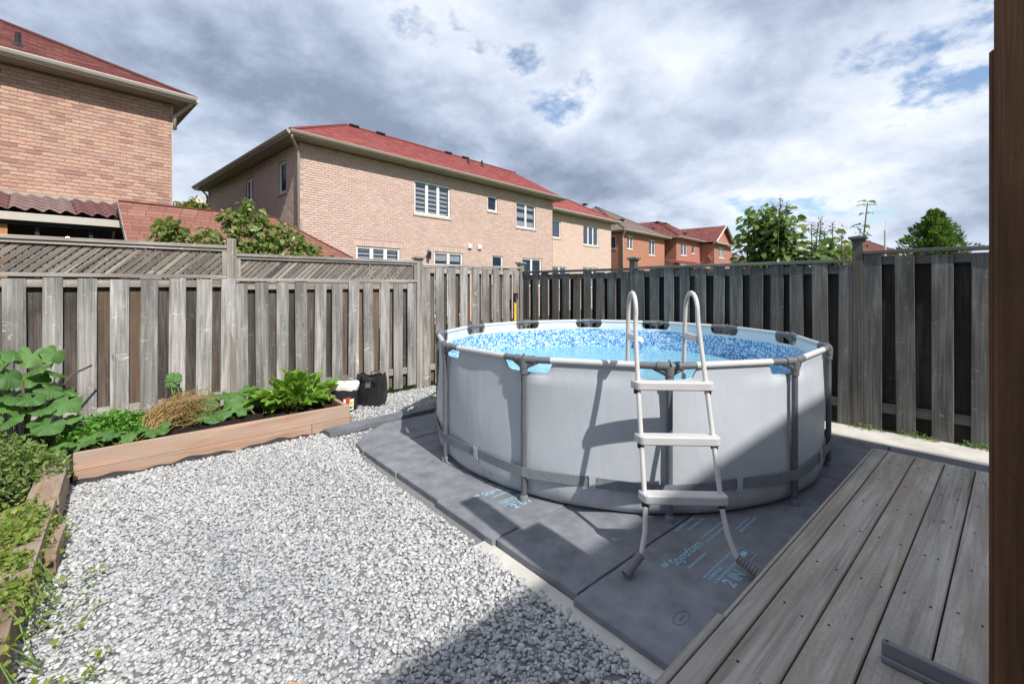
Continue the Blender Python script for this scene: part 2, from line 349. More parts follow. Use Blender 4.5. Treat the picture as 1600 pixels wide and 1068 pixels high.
def watermat():
    b = NB('pool water', 0.02, 0.5)
    n = b.noise(b.coord('Object', (1, 1, 1), False), 6, 3, 0.5, 0.4)
    bp = b.n('ShaderNodeBump'); bp.inputs['Strength'].default_value = 0.35; bp.inputs['Distance'].default_value = 0.03; b.l(n, bp.inputs['Height'])
    gl = b.n('ShaderNodeBsdfGlossy'); gl.inputs['Roughness'].default_value = 0.02; b.l(bp.outputs[0], gl.inputs['Normal'])
    tr = b.n('ShaderNodeBsdfTransparent'); tr.inputs['Color'].default_value = (0.62, 0.90, 0.97, 1)
    df = b.n('ShaderNodeBsdfDiffuse'); df.inputs['Color'].default_value = (0.36, 0.74, 0.87, 1); md = b.n('ShaderNodeMixShader'); md.inputs[0].default_value = 0.5
    b.l(tr.outputs[0], md.inputs[1]); b.l(df.outputs[0], md.inputs[2])
    fr = b.n('ShaderNodeFresnel'); fr.inputs['IOR'].default_value = 1.33; b.l(bp.outputs[0], fr.inputs['Normal'])
    mx = b.n('ShaderNodeMixShader'); b.l(fr.outputs[0], mx.inputs[0]); b.l(md.outputs[0], mx.inputs[1]); b.l(gl.outputs[0], mx.inputs[2])
    b.l(mx.outputs[0], b.out.inputs['Surface']); return b.m
MT['water'] = watermat()
def linermat():
    b = NB('blue mosaic liner', 0.35, 0.4)
    v = b.n('ShaderNodeTexVoronoi'); v.inputs['Scale'].default_value = 62; v.distance = 'CHEBYCHEV'; b.l(b.coord('Object', (1, 1, 1), False), v.inputs['Vector'])
    sp = b.n('ShaderNodeSeparateColor'); b.l(v.outputs['Color'], sp.inputs[0])
    c = b.ramp(sp.outputs[0], [(0.0, (0.05, 0.15, 0.38)), (0.2, (0.10, 0.26, 0.52)), (0.4, (0.24, 0.43, 0.66)), (0.6, (0.40, 0.58, 0.75)), (0.82, (0.62, 0.72, 0.80))])
    c.node.color_ramp.interpolation = 'CONSTANT'
    b.color(c); return b.m
MT['liner'] = linermat()
MT['linerfloor'] = plain('pale blue liner floor', (0.16, 0.52, 0.72), 0.4, 0.3, 3, 0.15)
def soilmat():
    b = NB('dark soil', 0.95, 0.1); n = b.noise(b.coord(rnd=False), 45, 6, 0.7); c = b.noise(b.coord(rnd=False), 220, 3, 0.6)
    col = b.ramp(n, [(0.3, (0.015, 0.012, 0.010)), (0.6, (0.04, 0.03, 0.025)), (0.8, (0.085, 0.066, 0.055))])
    b.color(col); b.bump(b.math('ADD', n, b.math('MULTIPLY', c, 0.4)), 1.0, 0.03); return b.m
MT['soil'] = soilmat()
def gravelmat():
    b = NB('crushed limestone', 0.85, 0.2)
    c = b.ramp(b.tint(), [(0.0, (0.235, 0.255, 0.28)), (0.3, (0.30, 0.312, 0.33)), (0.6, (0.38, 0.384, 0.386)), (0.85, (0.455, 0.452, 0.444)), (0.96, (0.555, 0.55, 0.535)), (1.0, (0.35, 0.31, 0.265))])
    n = b.noise(b.coord(rnd=False), 90, 4, 0.6)
    c = b.mix(b.range(n, 0.35, 0.7, 0.0, 0.3), c, (0.33, 0.34, 0.35)); b.color(c); b.bump(n, 0.35, 0.004); return b.m
MT['gravel'] = gravelmat()
def groundmat(name, c0, c1, c2, sc=3.0):
    b = NB(name, 0.95, 0.1); n = b.noise(b.coord(rnd=False), sc, 8, 0.65); m = b.noise(b.coord(rnd=False), sc*22, 4, 0.6)
    f = b.math('ADD', b.math('MULTIPLY', n, 0.5), b.math('MULTIPLY', m, 0.5)); b.color(b.ramp(f, [(0.3, c0), (0.5, c1), (0.7, c2)])); b.bump(m, 0.8, 0.03); return b.m
MT['grass'] = groundmat('lawn', (0.035, 0.055, 0.015), (0.065, 0.10, 0.026), (0.11, 0.14, 0.045))
MT['gravelbase'] = groundmat('gravel base', (0.30, 0.305, 0.31), (0.37, 0.37, 0.37), (0.44, 0.44, 0.43), 60)
MT['squash'] = leafmat('squash leaf', [(0.045, 0.115, 0.028), (0.085, 0.19, 0.045), (0.06, 0.145, 0.04), (0.115, 0.23, 0.055)], (0.24, 0.36, 0.14), 0.38, 0.28, 3.5)
MT['chard'] = leafmat('sorrel leaf', [(0.11, 0.235, 0.025), (0.17, 0.32, 0.04), (0.13, 0.27, 0.03), (0.20, 0.35, 0.06)], None, 0.4, 0.4)
MT['parsley'] = leafmat('parsley leaf', [(0.045, 0.145, 0.018), (0.08, 0.22, 0.028), (0.12, 0.28, 0.04)], None, 0.45, 0.3)
MT['herb'] = leafmat('herb leaf', [(0.06, 0.115, 0.03), (0.10, 0.175, 0.04), (0.14, 0.22, 0.06), (0.20, 0.23, 0.075)], None, 0.5, 0.3)
MT['vine'] = leafmat('vine leaf', [(0.11, 0.18, 0.025), (0.19, 0.26, 0.035), (0.27, 0.30, 0.06), (0.08, 0.14, 0.03)], None, 0.5, 0.35)
MT['drygrass'] = leafmat('dry leaf', [(0.22, 0.13, 0.05), (0.32, 0.17, 0.08), (0.18, 0.16, 0.05), (0.12, 0.16, 0.04)], None, 0.7, 0.2)
MT['pear'] = leafmat('fruit tree leaf', [(0.075, 0.13, 0.03), (0.13, 0.20, 0.05), (0.19, 0.26, 0.08), (0.10, 0.16, 0.04), (0.25, 0.25, 0.09)], None, 0.3, 0.35)
MT['yellowtree'] = leafmat('yellow green leaf', [(0.08, 0.13, 0.02), (0.16, 0.20, 0.03), (0.24, 0.22, 0.04)], None, 0.5, 0.3)
MT['lilac'] = leafmat('lilac leaf', [(0.075, 0.13, 0.045), (0.13, 0.21, 0.065), (0.19, 0.28, 0.095), (0.095, 0.155, 0.05)], None, 0.34, 0.4)
MT['seedhead'] = leafmat('brown seed head', [(0.09, 0.05, 0.045), (0.14, 0.08, 0.07), (0.11, 0.07, 0.055)], None, 0.8, 0.1)
MT['conifer'] = leafmat('conifer leaf', [(0.035, 0.085, 0.02), (0.06, 0.13, 0.028), (0.085, 0.17, 0.04)], None, 0.6, 0.3)
MT['weed'] = leafmat('weed leaf', [(0.09, 0.17, 0.03), (0.14, 0.24, 0.05)], None, 0.5, 0.35)

# ================================================================== GROUND
m = MB(); m.add([(-300,-300,-0.02),(400,-300,-0.02),(400,400,-0.02),(-300,400,-0.02)], [(0,1,2,3)])
tag(m.build('ground', MT['grass']), kind='structure')
m = MB(); m.add([(-0.42,-4.4,0.002),(5.5,-4.4,0.002),(5.36,5.78,0.002),(-0.42,5.78,0.002)], [(0,1,2,3)])
tag(m.build('gravel_bed', MT['gravelbase']), kind='structure')
m = MB(); m.box(1.50, 1.60, -4.0, 2.06, -0.01, 0.012); tag(m.build('concrete_path', MT['concrete'], bevel=0.006), kind='structure')
m = MB(); m.prism([(5.26,-4.2),(5.74,-4.2),(5.74,0.2),(5.64,1.45),(5.26,1.45)], -0.01, 0.058); tag(m.build('concrete_path', MT['concrete'], bevel=0.012), kind='structure')

def stones(name, n, region, size, zmax, seed):
    r = np.random.default_rng(seed)
    t = (1+5**.5)/2
    ico = np.array([(-1,t,0),(1,t,0),(-1,-t,0),(1,-t,0),(0,-1,t),(0,1,t),(0,-1,-t),(0,1,-t),(t,0,-1),(t,0,1),(-t,0,-1),(-t,0,1)], float); ico /= np.linalg.norm(ico[0])
    fc = np.array([(0,11,5),(0,5,1),(0,1,7),(0,7,10),(0,10,11),(1,5,9),(5,11,4),(11,10,2),(10,7,6),(7,1,8),(3,9,4),(3,4,2),(3,2,6),(3,6,8),(3,8,9),(4,9,5),(2,4,11),(6,2,10),(8,6,7),(9,8,1)])
    P = region(r, n); n = len(P)
    s = size*np.exp(np.clip(r.normal(0, 0.25, n), -0.6, 0.5))
    V = ico[None]*(1+r.normal(0, 0.2, (n, 12, 1)))
    sc = np.stack([s*r.uniform(0.8, 1.3, n), s*r.uniform(0.6, 1.0, n), s*r.uniform(0.32, 0.6, n)], 1)*0.5
    V = V*sc[:, None, :]
    a = r.uniform(0, 2*PI, n); tx = r.normal(0, 0.24, n); ty = r.normal(0, 0.24, n)
    def rot(V, ang, i, j):
        c, q = np.cos(ang)[:, None], np.sin(ang)[:, None]; A = V[:, :, i].copy(); B = V[:, :, j].copy()
        V[:, :, i] = A*c-B*q; V[:, :, j] = A*q+B*c
    rot(V, tx, 1, 2); rot(V, ty, 0, 2); rot(V, a, 0, 1)
    z = r.uniform(-0.004, zmax, n)
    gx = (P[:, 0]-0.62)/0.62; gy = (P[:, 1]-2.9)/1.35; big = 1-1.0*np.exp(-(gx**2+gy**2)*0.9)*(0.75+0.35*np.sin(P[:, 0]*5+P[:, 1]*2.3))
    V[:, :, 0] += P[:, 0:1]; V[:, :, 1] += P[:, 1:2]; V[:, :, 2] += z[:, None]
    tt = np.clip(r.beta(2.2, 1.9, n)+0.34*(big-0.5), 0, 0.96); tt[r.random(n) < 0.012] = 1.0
    Fq = (fc[None]+(np.arange(n)*12)[:, None, None]).reshape(-1, 3)
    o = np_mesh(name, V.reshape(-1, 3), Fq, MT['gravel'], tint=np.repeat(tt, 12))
    return tag(o, 'pale grey crushed stone gravel covering the yard', 'gravel', kind='stuff')
def reg_all(r, n):
    xa = r.uniform(-0.36, 1.53, n); ya = r.uniform(0.1, 4.72, n)
    xb = r.uniform(1.45, 5.36, n); yb = r.uniform(3.75, 5.78, n)
    k1 = 56000; k2 = 24000
    A = np.stack([xa, ya], 1)[:k1]; B = np.stack([xb, yb], 1)[:k2]
    B = B[((B[:, 1] > 4.36) | (B[:, 0] < 1.75)) & ~((B[:, 0] < 1.80) & (B[:, 1] > 4.64)) & (B[:, 0] < 5.36-0.0*B[:, 1])]
    return np.concatenate([A, B])
stones('gravel', 56000, reg_all, 0.0225, 0.012, 5)

# ================================================================== FENCES
def board_mesh(w, th, h, name):
    m = MB(); m.box(-w/2, w/2, -th/2, th/2, 0, h); me = m.mesh(name); bevel_mesh(me, 0.003); return me
def fence(root, posts, panels, mats, capped=True):
    """posts: list of (x, top z, cap); panels: list of dicts"""
    fr, bk, rl, ps, lt = mats
    pm = MB(); pm.box(-0.045, 0.045, -0.045, 0.045, 0, 1.0); pme = pm.mesh('post'); bevel_mesh(pme, 0.004)
    for x, z, cap in posts:
        p = link('post', pme, ps, root, (x, 0.0, -0.02)); p.scale = (1, 1, z+0.02)
        if cap:
            c = MB(); c.box(-0.075, 0.075, -0.075, 0.075, 0, 0.022); c.box(-0.055, 0.055, -0.055, 0.055, -0.02, -0.0005)
            c.add([(-0.07,-0.07,0.022),(0.07,-0.07,0.022),(0.07,0.07,0.022),(-0.07,0.07,0.022),(0,0,0.04)], [(0,1,4),(1,2,4),(2,3,4),(3,0,4)])
            c.build('post_cap', rl, root, loc=(x, 0, z))
    for pn in panels:
        x0, x1, top, zt, zb = pn['x0']+0.045, pn['x1']-0.045, pn['top'], pn['board_top'], pn['board_bottom']
        cap = MB(); cap.box(x0, x1, -0.055, 0.05, top-0.036, top); cap.build('cap_rail', rl, root, bevel=0.004)
        r = MB(); r.box(x0, x1, -0.02, 0.02, pn['rail_top']-0.085, pn['rail_top']); r.build('rail', rl, root, bevel=0.003)
        r = MB(); r.box(x0, x1, -0.02, 0.02, 0.235, 0.325); r.build('rail', rl, root, bevel=0.003)
        fm = board_mesh(pn.get('w', 0.139), 0.018, zt-zb, 'fence_board'); bmx = board_mesh(0.139, 0.018, pn['back_top']-0.07, 'back_board')
        fm.materials.append(fr); bmx.materials.append(bk)
        fo = bo = None
        for x in pn['front']:
            loc = (x+random.uniform(-.004, .004), -0.031+random.uniform(-.003, .003), zb+random.uniform(-.03, .012))
            rot = (random.uniform(-.006, .006), random.uniform(-.008, .008), random.uniform(-.05, .05))
            sc = (random.uniform(0.93, 1.05), 1, 1)
            if fo is None: fo = link('fence_board', fm, fr, root, loc); fo.rotation_euler = rot
            else: copy_obj(fo, root, loc, rot, sc)
        for x in pn['back']:
            loc = (x+random.uniform(-.006, .006), 0.0315+random.uniform(0, .003), 0.06)
            rot = (random.uniform(-.003, .003), random.uniform(-.005, .005), random.uniform(-.02, .02))
            if bo is None: bo = link('fence_board', bmx, bk, root, loc); bo.rotation_euler = rot
            else: copy_obj(bo, root, loc, rot)
        if pn.get('lattice'):
            z0, z1 = pn['lattice']
            t = MB(); t.box(x0, x1, -0.045, -0.021, z0-0.036, z0); t.build('lattice_trim', rl, root, bevel=0.003)
            t = MB(); t.box(x0, x1, -0.040, -0.021, z1, z1+0.03); t.build('lattice_trim', rl, root, bevel=0.003)
            for xa, xb in ((x0, x0+0.045), (x1-0.045, x1)):
                t = MB(); t.box(xa, xb, -0.043, -0.021, z0+0.001, z1-0.001); t.build('lattice_trim', ps, root, bevel=0.003)
            xa, xb = x0+0.03, x1-0.03; h = z1-z0+0.02
            sp = pn['sp']; w = pn['sw']
            for layer, (sgn, yy) in enumerate(((1, -0.014), (-1, -0.0055))):
                k = xa-h
                while k < xb:
                    # clip the 45 degree slat to the panel rectangle
                    a0 = max(k, xa); a1 = min(k+h, xb)
                    if a1-a0 > 0.03:
                        L = (a1-a0)*2**.5
                        if sgn > 0: zc = z0-0.01+((a0+a1)/2-k)
                        else: zc = z0-0.01+h-((a0+a1)/2-k)
                        s = MB(); s.box(-L/2, L/2, -0.0035, 0.0035, -w/2, w/2)
                        o = s.build('lattice_slat', lt, root, loc=((a0+a1)/2, yy, zc)); o.rotation_euler = (0, -sgn*PI/4, 0)
                    k += sp
def spread(a, b, n): return [a+(b-a)*i/(n-1) for i in range(n)]
lf = empty('wooden_fence', (0, 5.84, 0), 0, 'sunlit grey wooden privacy fence with lattice tops behind the vegetable beds', 'fence')
fA = [-0.736+0.2268*i for i in range(-3, 8)]
fB = spread(0.985, 3.13, 11); fC = spread(3.37, 5.16, 9)
mid = lambda q: [(a+b)/2 for a, b in zip(q[:-1], q[1:])]
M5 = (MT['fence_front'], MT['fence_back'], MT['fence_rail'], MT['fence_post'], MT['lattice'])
fence(lf, [(-1.56, 2.04, False), (0.885, 2.035, False), (3.255, 1.905, True), (5.30, 1.90, True)],
      [dict(x0=-1.56, x1=0.885, top=1.952, board_top=1.585, board_bottom=0.05, rail_top=1.575, back_top=1.57, front=fA, back=mid(fA), lattice=(1.622, 1.885), sp=0.077, sw=0.040),
       dict(x0=0.885, x1=3.255, top=1.872, board_top=1.555, board_bottom=0.06, rail_top=1.545, back_top=1.55, front=fB, back=mid(fB), lattice=(1.592, 1.806), sp=0.064, sw=0.034),
       dict(x0=3.255, x1=5.30, top=1.84, board_top=1.80, board_bottom=0.04, rail_top=1.782, back_top=1.78, front=fC, back=mid(fC)+[3.31])], M5)
for k in (-3.98, -6.4):
    pass
RA = math.atan2(-1, 0.075)
rf = empty('wooden_fence', (5.345, 5.84, 0), RA, 'dark shaded wooden privacy fence running along behind the pool', 'fence')
f1 = spread(0.13, 2.08, 10); f2 = spread(2.32, 4.66, 12); f3 = spread(4.885, 7.15, 10)
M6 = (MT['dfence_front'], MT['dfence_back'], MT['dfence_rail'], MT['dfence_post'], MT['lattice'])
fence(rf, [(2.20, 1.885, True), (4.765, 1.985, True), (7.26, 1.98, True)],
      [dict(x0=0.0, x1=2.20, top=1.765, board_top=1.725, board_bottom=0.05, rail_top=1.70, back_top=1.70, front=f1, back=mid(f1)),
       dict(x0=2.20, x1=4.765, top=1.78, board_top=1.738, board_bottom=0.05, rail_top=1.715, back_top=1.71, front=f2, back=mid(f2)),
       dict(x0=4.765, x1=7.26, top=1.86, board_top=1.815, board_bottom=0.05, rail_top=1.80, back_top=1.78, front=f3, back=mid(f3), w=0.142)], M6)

# ================================================================== POOL
PC = Vector((3.75, 2.73, 0.05)); PR = 1.80
pool = empty('swimming_pool', PC, 0, 'round grey above ground pool with blue mosaic liner and steel frame', 'pool')
A0 = rad(17); ST = rad(30)
def pang(i): return A0+ST*i
def poly_r(th):
    q = (th-A0) % ST
    return PR*math.cos(ST/2)/math.cos(q-ST/2)
def dpost(th):
    q = (th-A0) % ST; return min(q, ST-q)*PR
def wall(off, name, mat_lo, mat_hi=None):
    n = 12*28; prof = [0.0, 0.02, 0.06, 0.12, 0.2, 0.3, 0.42, 0.55, 0.68, 0.78, 0.84]
    m = MB(); vs = []; rows = []
    tops = [0.86, 0.89, 0.92, 0.955]
    for k in range(n):
        th = A0+2*PI*k/n; pr = poly_r(th); dp = dpost(th)
        u = min(1, max(0, (dp-0.155)/0.055)); u = u*u*(3-2*u)
        zt = 0.865+(0.955-0.865)*u
        mid_ = 1-min(1, dp/0.47)
        for z in prof:
            lo = 1.772-0.03*max(0, (0.03-z))/0.03*1.6-0.012*math.exp(-((z-0.2)/0.1)**2)*(1-mid_)*0-0.02*max(0, (0.1-z))/0.1
            w = max(0, (z-0.45)/0.5); r = lo*(1-w)+min(pr, 1.76)*w
            r += 0.004*math.sin(7*th+9*z)+0.003*math.sin(23*th-5*z)
            vs.append(((r+off)*math.cos(th), (r+off)*math.sin(th), z))
        for q, z in enumerate(tops):
            f = (q+1)/4; zz = 0.84+(zt-0.84)*f; r = min(pr, 1.76)+(pr-min(pr, 1.76))*f*0.5-(1-u)*0.012*f
            vs.append(((r+off)*math.cos(th), (r+off)*math.sin(th), zz))
    R = len(prof)+len(tops); lo_f = []; hi_f = []
    for k in range(n):
        k2 = (k+1) % n
        for i in range(R-1):
            (lo_f if (mat_hi is None or i < 10) else hi_f).append((k*R+i, k2*R+i, k2*R+i+1, k*R+i+1))
    m.add(vs, lo_f); o = m.build(name, mat_lo, pool, smooth=True)
    if hi_f:
        m = MB(); m.add(vs, hi_f); m.build('liner_band', mat_hi, pool, smooth=True)
    return o
wall(0.0, 'outer_wall', MT['poolwall']); wall(-0.012, 'inner_liner', MT['liner'], MT['poolband'])
m = MB(); n = 96; m.add([(1.66*math.cos(2*PI*k/n), 1.66*math.sin(2*PI*k/n), 0.012) for k in range(n)], [tuple(range(n))]); m.build('liner_floor', MT['linerfloor'], pool)
m = MB()
vs = [(0, 0, 0)]; fs = []
for i in range(1, 13):
    for k in range(n): vs.append((1.757*i/12*math.cos(2*PI*k/n), 1.757*i/12*math.sin(2*PI*k/n), 0))
for k in range(n): fs.append((0, 1+k, 1+(k+1) % n))
for i in range(11):
    for k in range(n): fs.append((1+i*n+k, 1+(i+1)*n+k, 1+(i+1)*n+(k+1) % n, 1+i*n+(k+1) % n))
m.add(vs, fs); m.build('water', MT['water'], pool, smooth=True, loc=(0, 0, 0.60))
# repeated frame pieces
def joint_mesh():   # built at angle 0 : post on +x, tangent along y
    m = MB(); a = ST/2
    for s in (-1, 1):
        d = Vector((-math.sin(a), s*math.cos(a), 0))
        pts = [Vector((0, 0, 0))+d*t for t in (0.0, 0.05, 0.052, 0.075, 0.077, 0.185)]
        m.tube(pts, [0.027, 0.027, 0.029, 0.029, 0.0225, 0.022], 14)
    m.tube([(0, 0, -0.095), (0, 0, -0.06), (0, 0, -0.058), (0, 0, -0.03), (0, 0, 0.0)], [0.0265, 0.0265, 0.029, 0.03, 0.03], 14)
    for s in (-1, 1):
        m.tube([(0, 0, -0.06), (-0.01, s*0.035, -0.034), (-0.022, s*0.09, -0.012)], [0.014, 0.019, 0.016], 8)
    m.tube([(0, 0, 0.028), (0, 0, 0.04)], [0.008, 0.006], 8)
    return m
jm = joint_mesh().mesh('joint'); smooth_by_angle(jm, 35)
pmx = MB(); pmx.tube([(0, 0, 0.012), (0, 0, 0.90)], 0.0195, 14); pme = pmx.mesh('post'); smooth_by_angle(pme)
fmx = MB(); fmx.tube([(0, 0, 0.0), (0, 0, 0.03), (0, 0, 0.032), (0, 0, 0.04)], [0.03, 0.028, 0.024, 0.022], 14); fme = fmx.mesh('post_foot'); smooth_by_angle(fme)
ch = 2*PR*math.sin(ST/2)
rmx = MB(); rmx.tube([(0, -ch/2+0.16, 0), (0, 0, 0), (0, ch/2-0.16, 0)], 0.0215, 14); rme = rmx.mesh('rail'); smooth_by_angle(rme)
lmx = MB()
lmx.add([(0.012, -0.028, 0.04), (0.012, 0.028, 0.04), (0.013, 0.02, 0.06), (0.013, 0.02, 0.11), (0.012, 0.03, 0.13), (0.012, -0.03, 0.13), (0.013, -0.02, 0.11), (0.013, -0.02, 0.06)],
        [(0, 1, 2, 7), (7, 2, 3, 6), (6, 3, 4, 5)])
b2 = bmesh.new(); lme = lmx.mesh('strap_loop'); b2.from_mesh(lme); bmesh.ops.solidify(b2, geom=b2.faces[:], thickness=0.004); b2.to_mesh(lme); b2.free()
for i in range(12):
    a = pang(i); c, s = math.cos(a), math.sin(a)
    j = link('joint', jm, MT['pooljoint'], pool, (PR*c, PR*s, 0.955)); j.rotation_euler = (0, 0, a)
    p = link('post', pme, MT['pooldark'], pool, (PR*c, PR*s, 0)); p.rotation_euler = (0, 0, a)
    f = link('post_foot', fme, MT['strap'], p)
    a2 = a+ST/2; r2 = PR*math.cos(ST/2)
    r = link('rail', rme, MT['poolrail'], pool, (r2*math.cos(a2), r2*math.sin(a2), 0.955)); r.rotation_euler = (0, 0, a2)
    lp = link('strap_loop', lme, MT['poolwall'], pool, (1.776*math.cos(a2), 1.776*math.sin(a2), 0.12)); lp.rotation_euler = (0, 0, a2)
m = MB(); n = 12*12; vs = []
for k in range(n):
    th = A0+2*PI*k/n; dp = dpost(th); q = min(1, dp/0.40); r = 1.8225*(1-q)+1.781*q; zc = 0.205+0.006*math.sin(3*th)
    for dr, dz in ((0, -0.032), (0, 0.032), (-0.004, 0.032), (-0.004, -0.032)): vs.append(((r+dr)*math.cos(th), (r+dr)*math.sin(th), zc+dz))
fs = []
for k in range(n):
    for i in range(4): fs.append((k*4+i, ((k+1) % n)*4+i, ((k+1) % n)*4+(i+1) % 4, k*4+(i+1) % 4))
m.add(vs, fs); m.build('strap', MT['strap'], pool)
# return fitting on the far wall
a = rad(24); m = MB(); d = Vector((-math.cos(a), -math.sin(a), 0)); q = Vector((1.745*math.cos(a), 1.745*math.sin(a), 0.70))
m.tube([q, q+d*0.03, q+d*0.031, q+d*0.07], [0.055, 0.055, 0.035, 0.03], 16); m.build('return_fitting', MT['white'], pool, auto=True)
m = MB(); m.tube([q+d*0.05+Vector((0, 0, -0.02)), q+d*0.10+Vector((0, 0, -0.08)), q+d*0.12+Vector((0, 0, -0.14))], [0.03, 0.04, 0.035], 12); m.build('return_nozzle', plain('blue plastic', (0.03, 0.12, 0.35), 0.4), pool, auto=True)

# ------------------------------------------------------------------ pool ladder
lad = empty('pool_ladder', (2.160, 1.104, 0.05), rad(46.3-90), 'pale grey A frame pool ladder with three steps straddling the pool rim', 'ladder')
for s in (-1, 1):
    outer = [(s*0.30, -0.035, 0.02), (s*0.275, -0.02, 0.032), (s*0.235, 0.01, 0.085), (s*0.21, 0.04, 0.17), (s*0.2, 0.075, 0.27), (s*0.197, 0.15, 0.5), (s*0.193, 0.25, 0.82), (s*0.187, 0.335, 1.1), (s*0.184, 0.37, 1.22)]
    arch = [(s*0.18, 0.475+0.105*math.cos(t), 1.29+0.12*math.sin(t)) for t in [PI-i*PI/10 for i in range(11)]]
    inner = [(s*0.18, 0.592, 1.18), (s*0.18, 0.61, 0.9), (s*0.182, 0.66, 0.5), (s*0.185, 0.72, 0.03)]
    m = MB(); m.tube(outer+arch+inner, 0.0132, 12); m.build('rail', MT['ladder'], lad, auto=True)
    m = MB(); pts = [Vector((s*0.245, 0.003, 0.07)), Vector((s*0.335, -0.075, 0.018))]
    d = (pts[1]-pts[0]); prof = []; rr = []
    for k in range(19): prof.append(pts[0]+d*(k/18)); rr.append(0.021 if k % 2 else 0.0245)
    m.tube(prof, rr, 12); fo = m.build('foot', MT['grey_metal'], lad, auto=False)
    m = MB(); m.box(-0.012, 0.012, -0.1, 0.1, -0.022, 0.022); o = m.build('bracket', MT['ladder'], lad, bevel=0.004, loc=(s*0.183, 0.47, 1.135)); 
for z, y in ((0.33, 0.092), (0.607, 0.184), (0.885, 0.272)):
    poly = [(-0.226, 0.026), (-0.212, -0.028), (-0.195, -0.042), (0.2, -0.042), (0.226, -0.03), (0.226, 0.034), (-0.226, 0.034)]
    m = MB(); m.prism(poly, -0.024, 0.024); m.build('step', MT['step'], lad, bevel=0.006, loc=(0, y, z))
    for s in (-1, 1):
        m = MB(); m.tube([(0, 0, -0.042), (0, 0, -0.0205)], 0.019, 12); m.build('step_clip', MT['blackmatte'], lad, loc=(s*0.199, y-0.006, z-0.004))
for z, y in ((0.62, 0.64), (0.33, 0.69)):
    m = MB(); m.box(-0.2, 0.2, -0.03, 0.05, -0.02, 0.02); m.build('step', MT['step'], lad, bevel=0.006, loc=(0, y, z))

# ------------------------------------------------------------------ foam boards
def text_mesh(txt, size, bold=0.0):
    cu = bpy.data.curves.new('lettering', 'FONT'); cu.body = txt; cu.size = size; cu.offset = bold
    o = bpy.data.objects.new('lettering', cu); COL.objects.link(o)
    bpy.context.view_layer.update()
    me = bpy.data.meshes.new_from_object(o.evaluated_get(bpy.context.evaluated_depsgraph_get()))
    bpy.data.objects.remove(o); return me
T_BRAND = text_mesh('Styrofoam', 0.072, 0.0012); T_IN = text_mesh('2 IN', 0.085, 0.002)
def foam_print(board, x, y, bz):
    def put(me, px, py):
        o = link('lettering', me, MT['print'], board, (px, py, bz+0.0015)); return o
    put(T_BRAND, x, y); put(T_IN, x+0.05, y-0.265)
    r = random.Random(4)
    m = MB(); rows = [(0.03, -0.055, 0.2, .014), (0.02, -0.14, 0.30, .012), (0.02, -0.165, 0.13, .016), (0.02, -0.195, 0.26, .012), (0.34, 0.03, 0.26, .012), (0.34, -0.005, 0.22, .012), (0.37, 0.12, 0.2, .016), (0.60, -0.06, 0.18, .01), (0.58, -0.09, 0.24, .014), (0.3, 0.165, 0.22, .018), (-0.06, 0.03, 0.045, .03)]
    for rx, ry, L, h in rows:
        k = 0.0
        while k < L:
            w = r.uniform(0.006, 0.016)
            m.add([(x+rx+k, y+ry, 0), (x+rx+k+w, y+ry, 0), (x+rx+k+w, y+ry+h, 0), (x+rx+k, y+ry+h, 0)], [(0, 1, 2, 3)]); k += w+r.uniform(0.003, 0.009)
    for ax, ay, bx, by in ((0.30, -0.235, 0.42, -0.232), (0.30, -0.15, 0.42, -0.147), (0.30, -0.235, 0.303, -0.147), (0.417, -0.235, 0.42, -0.147), (0.315, -0.2, 0.40, -0.17)):
        m.add([(x+ax, y+ay, 0), (x+bx, y+ay, 0), (x+bx, y+by, 0), (x+ax, y+by, 0)], [(0, 1, 2, 3)])
    o = m.build('print_lines', MT['print'], board, loc=(0, 0, bz+0.0012)); o['kind'] = 'stuff'
def foam_stamp(board, x, y, bz):
    m = MB(); n = 24; vs = []; fs = []
    for k in range(n):
        a = 2*PI*k/n
        for q in (1, 0.93): vs.append((x+0.055*q*math.cos(a), y+0.028*q*math.sin(a), 0))
    for k in range(n): k2 = (k+1) % n; fs.append((2*k, 2*k2, 2*k2+1, 2*k+1))
    m.add(vs, fs); m.add([(x-0.02, y-0.006, 0), (x+0.022, y-0.004, 0), (x+0.022, y+0.002, 0), (x-0.02, y+0.0, 0)], [(0, 1, 2, 3)])
    m.build('stamp', MT['ink'], board, loc=(0, 0, bz+0.001))
def foam(poly, label, mat='foam', dz=0.0, rz=0.0, prints=None, stamp=None, ragged=True):
    cx = min(p[0] for p in poly); cy = min(p[1] for p in poly)
    pl = [(x-cx, y-cy) for x, y in poly]
    bz = 0.049+dz
    # finely cut outline so the front edge is slightly ragged
    out = []
    for i, (x, y) in enumerate(pl):
        x2, y2 = pl[(i+1) % len(pl)]; L = math.hypot(x2-x, y2-y); k = max(1, int(L/0.06))
        for q in range(k):
            j = 0.0022 if ragged and 0 < q else 0
            out.append((x+(x2-x)*q/k+random.uniform(-j, j), y+(y2-y)*q/k+random.uniform(-j, j)))
    n = len(out); cxx = sum(p[0] for p in out)/n; cyy = sum(p[1] for p in out)/n
    m = MB(); vs = []
    for z, ins in ((0.003, 0.0), (bz-0.006, 0.0), (bz, 0.006)):
        for x, y in out:
            d = Vector((x-cxx, y-cyy)); L = d.length
            vs.append((x-d.x/L*ins, y-d.y/L*ins, z))
    fs = [tuple(range(n-1, -1, -1)), tuple(range(2*n, 3*n))]
    for r in range(2):
        for i in range(n): fs.append((r*n+i, r*n+(i+1) % n, (r+1)*n+(i+1) % n, (r+1)*n+i))
    m.add(vs, fs); o = m.build('foam_board', MT[mat], None, loc=(cx, cy, 0)); o.rotation_euler = (0, 0, rz)
    tag(o, label, 'foam board', 'grey foam boards laid under the pool')
    if prints: foam_print(o, prints[0]-cx, prints[1]-cy, bz)
    if stamp: foam_stamp(o, stamp[0]-cx, stamp[1]-cy, bz)
    return o
